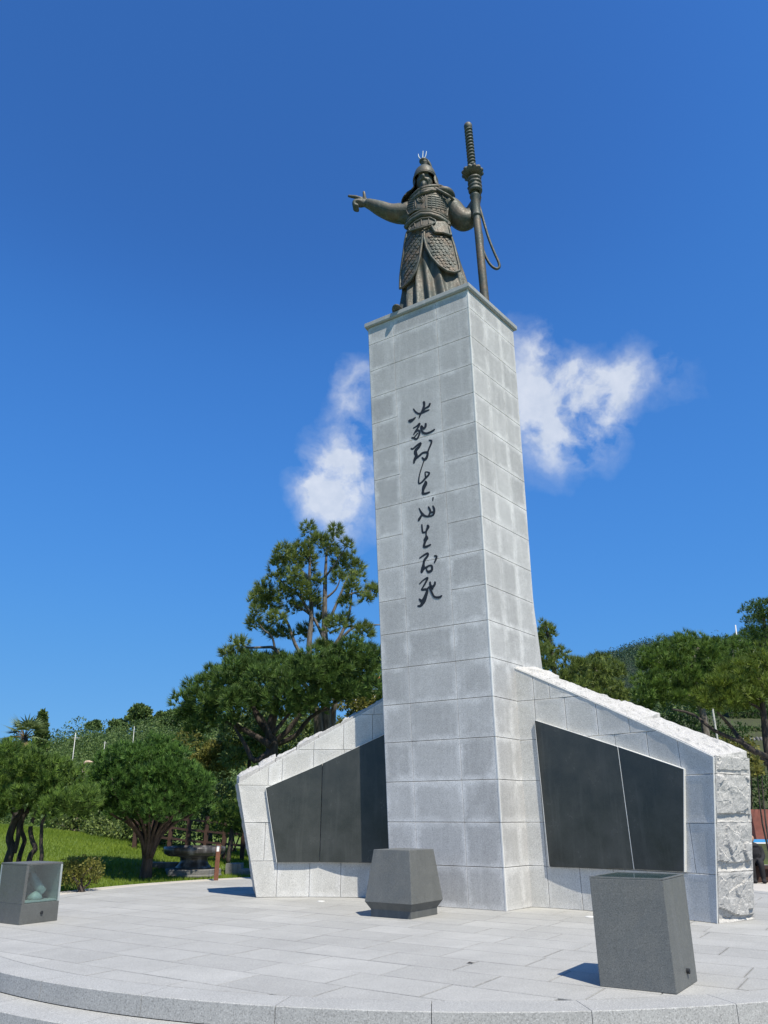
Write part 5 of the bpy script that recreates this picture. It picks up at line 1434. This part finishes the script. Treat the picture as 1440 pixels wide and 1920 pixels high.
# fan palm at the far left
pb = at(46, 1440, 34); base = pb.copy(); base.z = gz(pb.x, pb.y)
palm = thing('fan_palm', 'fan palm with drooping dry leaves rising behind the leaning pines', 'palm', tuple(base))
top_ = at(46, 1382, 34)
V, F = stube([base, base.lerp(top_, .5) + Vector((.05, 0, 0)), top_], [.16, .14, .15], 10, 4); build('trunk', V, F, 'bark_dark', palm, True)
for i in range(30):
    dry = i >= 20; a = random.uniform(0, 2 * math.pi); el_ = random.uniform(-.1, 1.2) if not dry else random.uniform(-1.2, -.5)
    d = Vector((math.cos(a) * math.cos(el_), math.sin(a) * math.cos(el_), math.sin(el_))); pl_ = .55 if not dry else .35
    c = top_ + d * pl_ + Vector((0, 0, .05)); tris = []
    V, F = tube([top_, c], [.018, .012], 5); sdv = d.cross(Vector((0, 0, 1))).normalized(); upv = sdv.cross(d)
    for k in range(11):
        an = R(-85 + 170 * k / 10); dd_ = (d * math.cos(an) + sdv * math.sin(an) + Vector((0, 0, -.12))).normalized(); w_ = dd_.cross(upv).normalized() * .06
        L_ = .70 * (1 - .25 * abs(an) / 1.4) * (.8 if dry else 1)
        tris.append([tuple(c - w_), tuple(c + dd_ * L_ + Vector((0, 0, -.08))), tuple(c + w_)])
    T = np.array(tris); o = build_tris('leaf', T, 'palm_dry' if dry else 'palm', palm, RG.uniform(0, 1, len(T)))
    build('stalk', V, F, 'palm_dry', o)

# ------------------------------------------------------------------ stone basin, path lamp, fence and small stones
bc = Vector((-4.90, 21.1, gz(-4.9, 21.1) - .02))
bas = thing('stone_basin', 'wide dark round stone basin on a waisted pedestal at the lawn edge', 'basin', tuple(bc))
V, F = lathe([(.74, 0), (.74, .03), (.72, .05), (.72, .15), (.70, .165), (.5, .165)], bc, 8); build('base_slab', V, F, 'stone_gray', bas)
V, F = lathe([(.46, .166), (.46, .20), (.39, .26), (.345, .34), (.35, .42), (.42, .465)], bc, 40); build('pedestal', V, F, 'basin', bas, True)
V, F = lathe([(.40, .45), (.66, .465), (.75, .51), (.79, .58), (.79, .665), (.775, .68), (.73, .68), (.69, .63), (.55, .58), (.05, .56)], bc, 48); build('bowl', V, F, 'basin', bas, True)
for i, (u, v, s_) in enumerate(((440, 1628, .30), (300, 1636, .22), (470, 1634, .34))):
    p = at(u, v, 21.6); p.z = gz(p.x, p.y)
    lab = ['squared grey stone right of the path lamp', 'flat grey stone left of the stone basin', 'low grey kerb stone touching the left wall'][i]
    st_ = thing('garden_stone', lab, 'stone', tuple(p), 'garden stones beside the basin')
    h = (.26, .12, .14)[i]; w2 = (.4, .9, .9)[i]
    c = [(p.x - w2 / 2, p.y - .2), (p.x + w2 / 2, p.y - .2), (p.x + w2 / 2, p.y + .2), (p.x - w2 / 2, p.y + .2)]
    rough_block('rock', [Vector((*q, p.z - .05)) for q in c] + [Vector((*q, p.z + h)) for q in c], st_, 'stone_gray', (8, 6, 5), .02, 120 + i, .2, .01)
lp = Vector((-4.02, 19.75, gz(-4.02, 19.75) - .03))
lam = thing('path_lamp', 'short rust-brown path lamp post with white lens in front of the basin', 'lamp', tuple(lp))
V, F = box((lp.x, lp.y, lp.z + .34), (.10, .10, .68), .3); build('post', V, F, 'corten', lam)
V, F = box((lp.x, lp.y, lp.z + .745), (.08, .08, .13), .3); build('lens', V, F, 'lamp_white', lam)
V, F = box((lp.x, lp.y, lp.z + .8205), (.11, .11, .02), .3); cap_ = build('lamp_cap', V, F, 'corten', lam)
for sx_, sy_ in ((-.046, -.046), (.046, -.046), (.046, .046), (-.046, .046)):
    V, F = box((lp.x + sx_, lp.y + sy_, lp.z + .745), (.012, .012, .13), .3); build('lens_guard', V, F, 'corten', lam)
fen = []
fa, fb = at(255, 1560, 25.2), at(492, 1560, 24.0)
fen = thing('wooden_fence', 'dark red-brown wooden post and rail fence behind the stone basin', 'fence', (fa.x, fa.y, gz(fa.x, fa.y)))
nfp = 8; tops = []
for i in range(nfp):
    p = fa.lerp(fb, i / (nfp - 1)); p.z = gz(p.x, p.y); tops.append(p)
    V, F = box((p.x, p.y, p.z + .55), (.12, .12, 1.2)); build('post', V, F, 'wood_dark', fen)
for i in range(nfp - 1):
    for h in (.42, .72, 1.0):
        a_, b_ = tops[i], tops[i + 1]; V, F = tube([a_ + Vector((.06, -.065, h)), b_ + Vector((-.06, -.065, h))], .042, 4); build('rail', V, F, 'wood_dark', fen)

# ------------------------------------------------------------------ right edge: people on a bench, table, board
pg = Vector((8.72, 19.3, -.004))
bench = thing('bench', 'dark bench under the trees at the right edge with people on it', 'bench', tuple(pg))
V, F = box((9.25, 19.3, .315), (1.9, .42, .06)); build('seat', V, F, 'wood_dark', bench)
for x in (8.75, 9.75): V, F = box((x, 19.34, .139), (.86, .30, .285)); build('leg', V, F, 'wood_dark', bench)  # wide dark boxes fill the space below the seat, standing in for tree shade
def person(label, base, cloth, trou, face):
    t = thing('person', label, 'person', tuple(base), 'people sitting at the right edge'); b = Vector(base); f = Vector(face).normalized(); s = Vector((-f.y, f.x, 0))
    def q(x, y, z): return b + s * (x * .82) + f * (y * .82) + Vector((0, 0, z * .80))
    prt = [stube([q(0, 0, .46), q(0, -.02, .62), q(0, .0, .80), q(0, .05, .96)], [.17, .17, .185, .15], 14), ellipsoid(q(0, .04, .98), (.17, .17, .07)), stube([q(0, .05, .95), q(0, .09, 1.08)], [.06, .055], 10)]
    for k in (-1, 1):
        prt.append(stube([q(k * .20, .04, .96), q(k * .25, .08, .75), q(k * .20, .24, .62), q(k * .10, .36, .60)], [.065, .058, .048, .035], 10))
        prt.append(stube([q(k * .10, 0, .50), q(k * .12, .28, .52), q(k * .12, .44, .50), q(k * .12, .46, .25), q(k * .12, .46, .06)], [.10, .085, .07, .058, .045], 10))
        prt.append(ellipsoid(q(k * .12, .52, .05), (.06, .06, .045)))
        prt.append(ellipsoid(q(k * .08, .40, .60), (.045, .045, .035)))
    V, F = join(*prt); remesh('body', V, F, .016, cloth, t, 2)
    hd = [ellipsoid(q(0, .12, 1.18), (.078, .078, .10), 16, 12), ellipsoid(q(0, .205, 1.17), (.018, .018, .022))]
    V, F = join(*hd); build('head', V, F, 'skin', t, True)
    V, F = ellipsoid(q(0, .09, 1.21), (.088, .088, .092), 16, 12); build('hair', V, F, 'hair', t, True)
    return t
person('person in black clothes sitting half hidden behind the rough wall end', (8.72, 19.32, -.004), 'cloth_black', 'cloth_black', (-.3, -1, 0))
person('person in navy clothes sitting at the very right edge', (9.32, 19.32, -.004), 'cloth_navy', 'cloth_navy', (.1, -1, 0))
tb = Vector((10.3, 22.3, -.006))
tbl = thing('blue_table', 'table with a bright blue top behind the seated people at the right edge', 'table', tuple(tb))
V, F = box((tb.x, tb.y, .80), (1.8, .9, .05)); build('table_top', V, F, 'blue', tbl)
V, F = box((tb.x, tb.y, .755), (1.84, .94, .03)); build('edge', V, F, 'white', tbl)
for x in (-.8, .8):
    for y in (-.38, .38): V, F = box((tb.x + x, tb.y + y, .37), (.06, .06, .73)); build('leg', V, F, 'white', tbl)
bp = Vector((11.4, 25.0, -.02))
brd = thing('notice_board', 'dark red board standing behind the blue table at the right edge', 'board', tuple(bp))
V, F = box((bp.x, bp.y, 1.15), (2.6, .08, .95)); build('panel', V, F, 'red_board', brd)
for x in (-1.1, 1.1): V, F = box((bp.x + x, bp.y, .35), (.09, .1, .75)); build('post', V, F, 'wood_dark', brd)

# ------------------------------------------------------------------ far things: hill, mountain, woods, poles, house
def wood(name, label, pts, rads, nleaf, size, m):
    Ts, tn = [], []
    for (p, r) in zip(pts, rads):
        for _ in range(3):
            c, nn = shellpts(np.array(p) + RG.normal(size=3) * r * .35, (r * .7, r * .7, r * .55), nleaf // 3, .4, .75, -.4)
            T, tone = leaves(c, nn, size * r); k = RG.uniform(-.22, .22); Ts.append(T); tn.append(np.clip(tone + k, 0, 1))
    o = build_tris(name, np.concatenate(Ts), m, None, np.concatenate(tn)); o['kind'] = 'stuff'; o['label'] = label; o['category'] = 'woodland'; return o
pts, rads = [], []
for i in range(1150):
    Y = random.uniform(55, 172); X = random.uniform(-.62, .05) * Y
    r = random.uniform(1.3, 2.5) * (1 + (Y - 55) / 240); pts.append((X, Y, gz(X, Y) + r * .45)); rads.append(r)
wood('hillside_woods', 'green wooded hillside beyond the lawn on the left', pts, rads, 390, .125, 'forest')
pts, rads = [], []
for i in range(460):
    Y = random.uniform(41.5, 130); X = random.uniform(.37, .75) * Y
    r = random.uniform(1.4, 2.6); pts.append((X, Y, gz(X, Y) + r * .5)); rads.append(r)
wood('slope_woods', 'dark woods on the slope behind the right-hand pines', pts, rads, 300, .13, 'forest')
# mountain
V, F = [], []; NX, NY = 90, 36
def mz(X, Y):
    s = (X - 60) / 1.0
    prof_ = np.interp(X, [-500, -150, 60, 150, 190, 240, 300, 345, 365, 420, 600, 1100], [20, 40, 70, 118, 132, 147, 149, 147, 142, 120, 80, 30])
    return prof_ * sstep(260, 700, Y) * (1 - .5 * sstep(720, 1400, Y)) + 4 * noise.noise(Vector((X * .01, Y * .01, 0)))
for j in range(NY + 1):
    for i in range(NX + 1):
        X = -500 + 1600 * i / NX; Y = 250 + 1150 * j / NY; V.append((X, Y, mz(X, Y) - 2))
for j in range(NY):
    for i in range(NX): a = j * (NX + 1) + i; F.append((a, a + 1, a + NX + 2, a + NX + 1))
struct(build('mountain', V, F, 'soil_far', None, True))
pts, rads = [], []
for i in range(3600):
    Y = random.uniform(330, 720); X = Y * random.uniform(.16, .56); r = random.uniform(4.0, 7.5); pts.append((X, Y, mz(X, Y) + r * .2)); rads.append(r)
wood('mountain_woods', 'dark wooded mountain ridge behind the right-hand pines', pts, rads, 60, .20, 'forest_far')
# single trees standing out on the left skyline
def far_tree(label, u, vt, vb, Y, ru, shape, m='forest'):
    b = at(u, vb, Y); b.z = min(b.z, gz(b.x, b.y) + 3); t = thing('skyline_tree', label, 'tree', tuple(b), 'trees on the hill skyline')
    top_ = at(u, vt, Y); H_ = top_.z - b.z; rr_ = ru / FPX * Y * 1.1; Cs, Ns = [], []
    if shape == 'cone':
        for k in range(9):
            f = k / 8; c = b.lerp(top_, .15 + .83 * f); r = rr_ * (1 - f) + .15; p, nn = shellpts(c, (r, r, H_ * .12), 260, .4, .6, -.9); Cs.append(p); Ns.append(nn)
    else:
        z0 = .1 if shape == 'round' else .5
        for k in range(14):
            c = b.lerp(top_, random.uniform(z0 + .1, .86)) + Vector((random.uniform(-.6, .6) * rr_, random.uniform(-.6, .6) * rr_, 0)); r = rr_ * .42
            p, nn = shellpts(c, (r, r, r * .7), 260, .4, .6, -.8); Cs.append(p); Ns.append(nn)
    T, tone = leaves(np.concatenate(Cs), np.concatenate(Ns), .62); build_tris('crown', T, m, t, tone)
    V, F = tube([Vector((b.x, b.y, gz(b.x, b.y) - .5)), b.lerp(top_, .8)], [.3, .1], 7); build('trunk', V, F, 'bark_dark', t, True)
far_tree('pointed conifer beside the fan palm on the left skyline', 80, 1342, 1385, 95, 9, 'cone', 'forest')
far_tree('small umbrella-shaped pine alone on the left skyline', 176, 1351, 1382, 150, 11, 'umbrella', 'forest')
far_tree('large dark tree at the top of the left hill', 262, 1321, 1365, 140, 26, 'round', 'forest')
far_tree('rounded tree just right of the large dark hill tree', 315, 1334, 1370, 140, 26, 'round', 'forest')
far_tree('low rounded tree left of the large dark hill tree', 222, 1350, 1380, 140, 18, 'round', 'forest')
far_tree('dark rounded tree above the spreading pine on the hill', 350, 1334, 1370, 130, 22, 'round', 'forest')
def pole(label, u, vt, vb, Y, arms, r=.12, m='pole'):
    p = at(u, vb, Y); q = at(u, vt, Y); g = Vector((p.x, p.y, gz(p.x, p.y) - .5)); t = thing('utility_pole', label, 'pole', tuple(g), 'utility poles on the slopes')
    V, F = tube([g, q], [r, r * .8], 8); build('mast', V, F, m, t, True)
    for f, w in arms:
        c = p.lerp(q, f); V, F = tube([c + Vector((-w, 0, 0)), c + Vector((w, 0, 0))], r * .55, 6); build('cross_arm', V, F, m, t, True)
pole('utility pole with one cross-arm in the woods left of centre of the hill', 142, 1374, 1400, 85, [(.62, .45)], .045)
pole('slim pale pole above the round pine on the hill', 252, 1362, 1392, 90, [], .035)
pole('short pale pole right of the cross-armed pole', 197, 1390, 1405, 80, [(.8, .18)], .03)
pole('white lattice-like pole with cross-arm against the dark conifer', 1379, 1172, 1250, 50, [(.62, .65), (.12, .3)], .05, 'pole')
# curved lamp arm and street lamp
p = at(156, 1440, 40); g = Vector((p.x, p.y, gz(p.x, p.y)))
cl_ = thing('curved_lamp', 'beige curved lamp arm showing between the leaning pines and the round pine', 'lamp', tuple(g))
V, F = stube([g, at(155, 1470, 40), at(156, 1440, 40), at(160, 1430, 40), at(169, 1428, 40)], [.07, .07, .07, .08, .06], 8, 5); build('arm', V, F, 'lamp_beige', cl_, True)
V, F = ellipsoid(at(170, 1429, 40), (.14, .1, .06)); build('lamp_head', V, F, 'lamp_beige', cl_, True)
p = at(1338, 1340, 33); g = Vector((p.x, p.y, gz(p.x, p.y)))
sl_ = thing('street_lamp', 'slim grey street lamp with curved arm behind the right pines', 'lamp', tuple(g))
V, F = stube([g, at(1336, 1330, 33), at(1338, 1305, 33), at(1345, 1299, 33), at(1360, 1298, 33)], [.05, .05, .04, .035, .03], 8, 4); build('arm', V, F, 'pole', sl_, True)
V, F = ellipsoid(at(1360, 1298, 33), (.2, .1, .05)); build('lamp_head', V, F, 'pole', sl_, True)
# orange-roofed house glimpsed beside the pillar
hp = at(697, 1306, 60); hz = gz(hp.x, hp.y)
hs_ = thing('house', 'white house with orange tiled roof glimpsed between pine and pillar', 'house', (hp.x, hp.y, hz))
V, F = box((hp.x, hp.y, (hz + hp.z + .7) / 2), (2.6, 4, hp.z + .7 - hz)); build('wall', V, F, 'wall_white', hs_)
rz0 = hp.z + .7
V = [(hp.x - 1.5, hp.y - 2.3, rz0), (hp.x + 1.5, hp.y - 2.3, rz0), (hp.x + 1.5, hp.y + 2.3, rz0), (hp.x - 1.5, hp.y + 2.3, rz0), (hp.x - 1.0, hp.y, rz0 + .9), (hp.x + 1.0, hp.y, rz0 + .9)]
build('roof', V, [(0, 1, 5, 4), (1, 2, 5), (2, 3, 4, 5), (3, 0, 4), (3, 2, 1, 0)], 'roof', hs_)
for x in (-.7, .7): V, F = box((hp.x + x, hp.y - 2.02, hp.z - .3), (.7, .08, .9)); build('window', V, F, 'window_dark', hs_)

# ------------------------------------------------------------------ grass blades on the lawn in view
n = 210000
X = RG.uniform(-21, -1.5, n); Y = RG.uniform(13.5, 31, n)
rr2 = np.hypot(X - PC.x, Y - PC.y); keep = (rr2 > PR + .53) & (X > -1.0 * Y)
X, Y = X[keep], Y[keep]
zz_ = np.array([gz(float(a), float(b)) for a, b in zip(X, Y)])
zz_ += np.array([noise.noise(Vector((float(a) * .3, float(b) * .3, 0))) * .05 for a, b in zip(X, Y)]) * 0
Cn = np.stack([X, Y, zz_ - .02], 1); Nn = np.tile(np.array([[0, 0, 1.0]]), (len(X), 1))
T, tone = tufts(Cn, Nn, 1, .10, .022, .30)
patch = np.array([noise.noise(Vector((float(a) * .5, float(b) * .5, 3))) for a, b in zip(X, Y)])
o = build_tris('grass', T, 'grass', None, np.clip(tone * .7 + .25 + patch * .5, 0, 1)); o['kind'] = 'stuff'; o['label'] = 'short green lawn grass left of the monument'; o['category'] = 'grass'
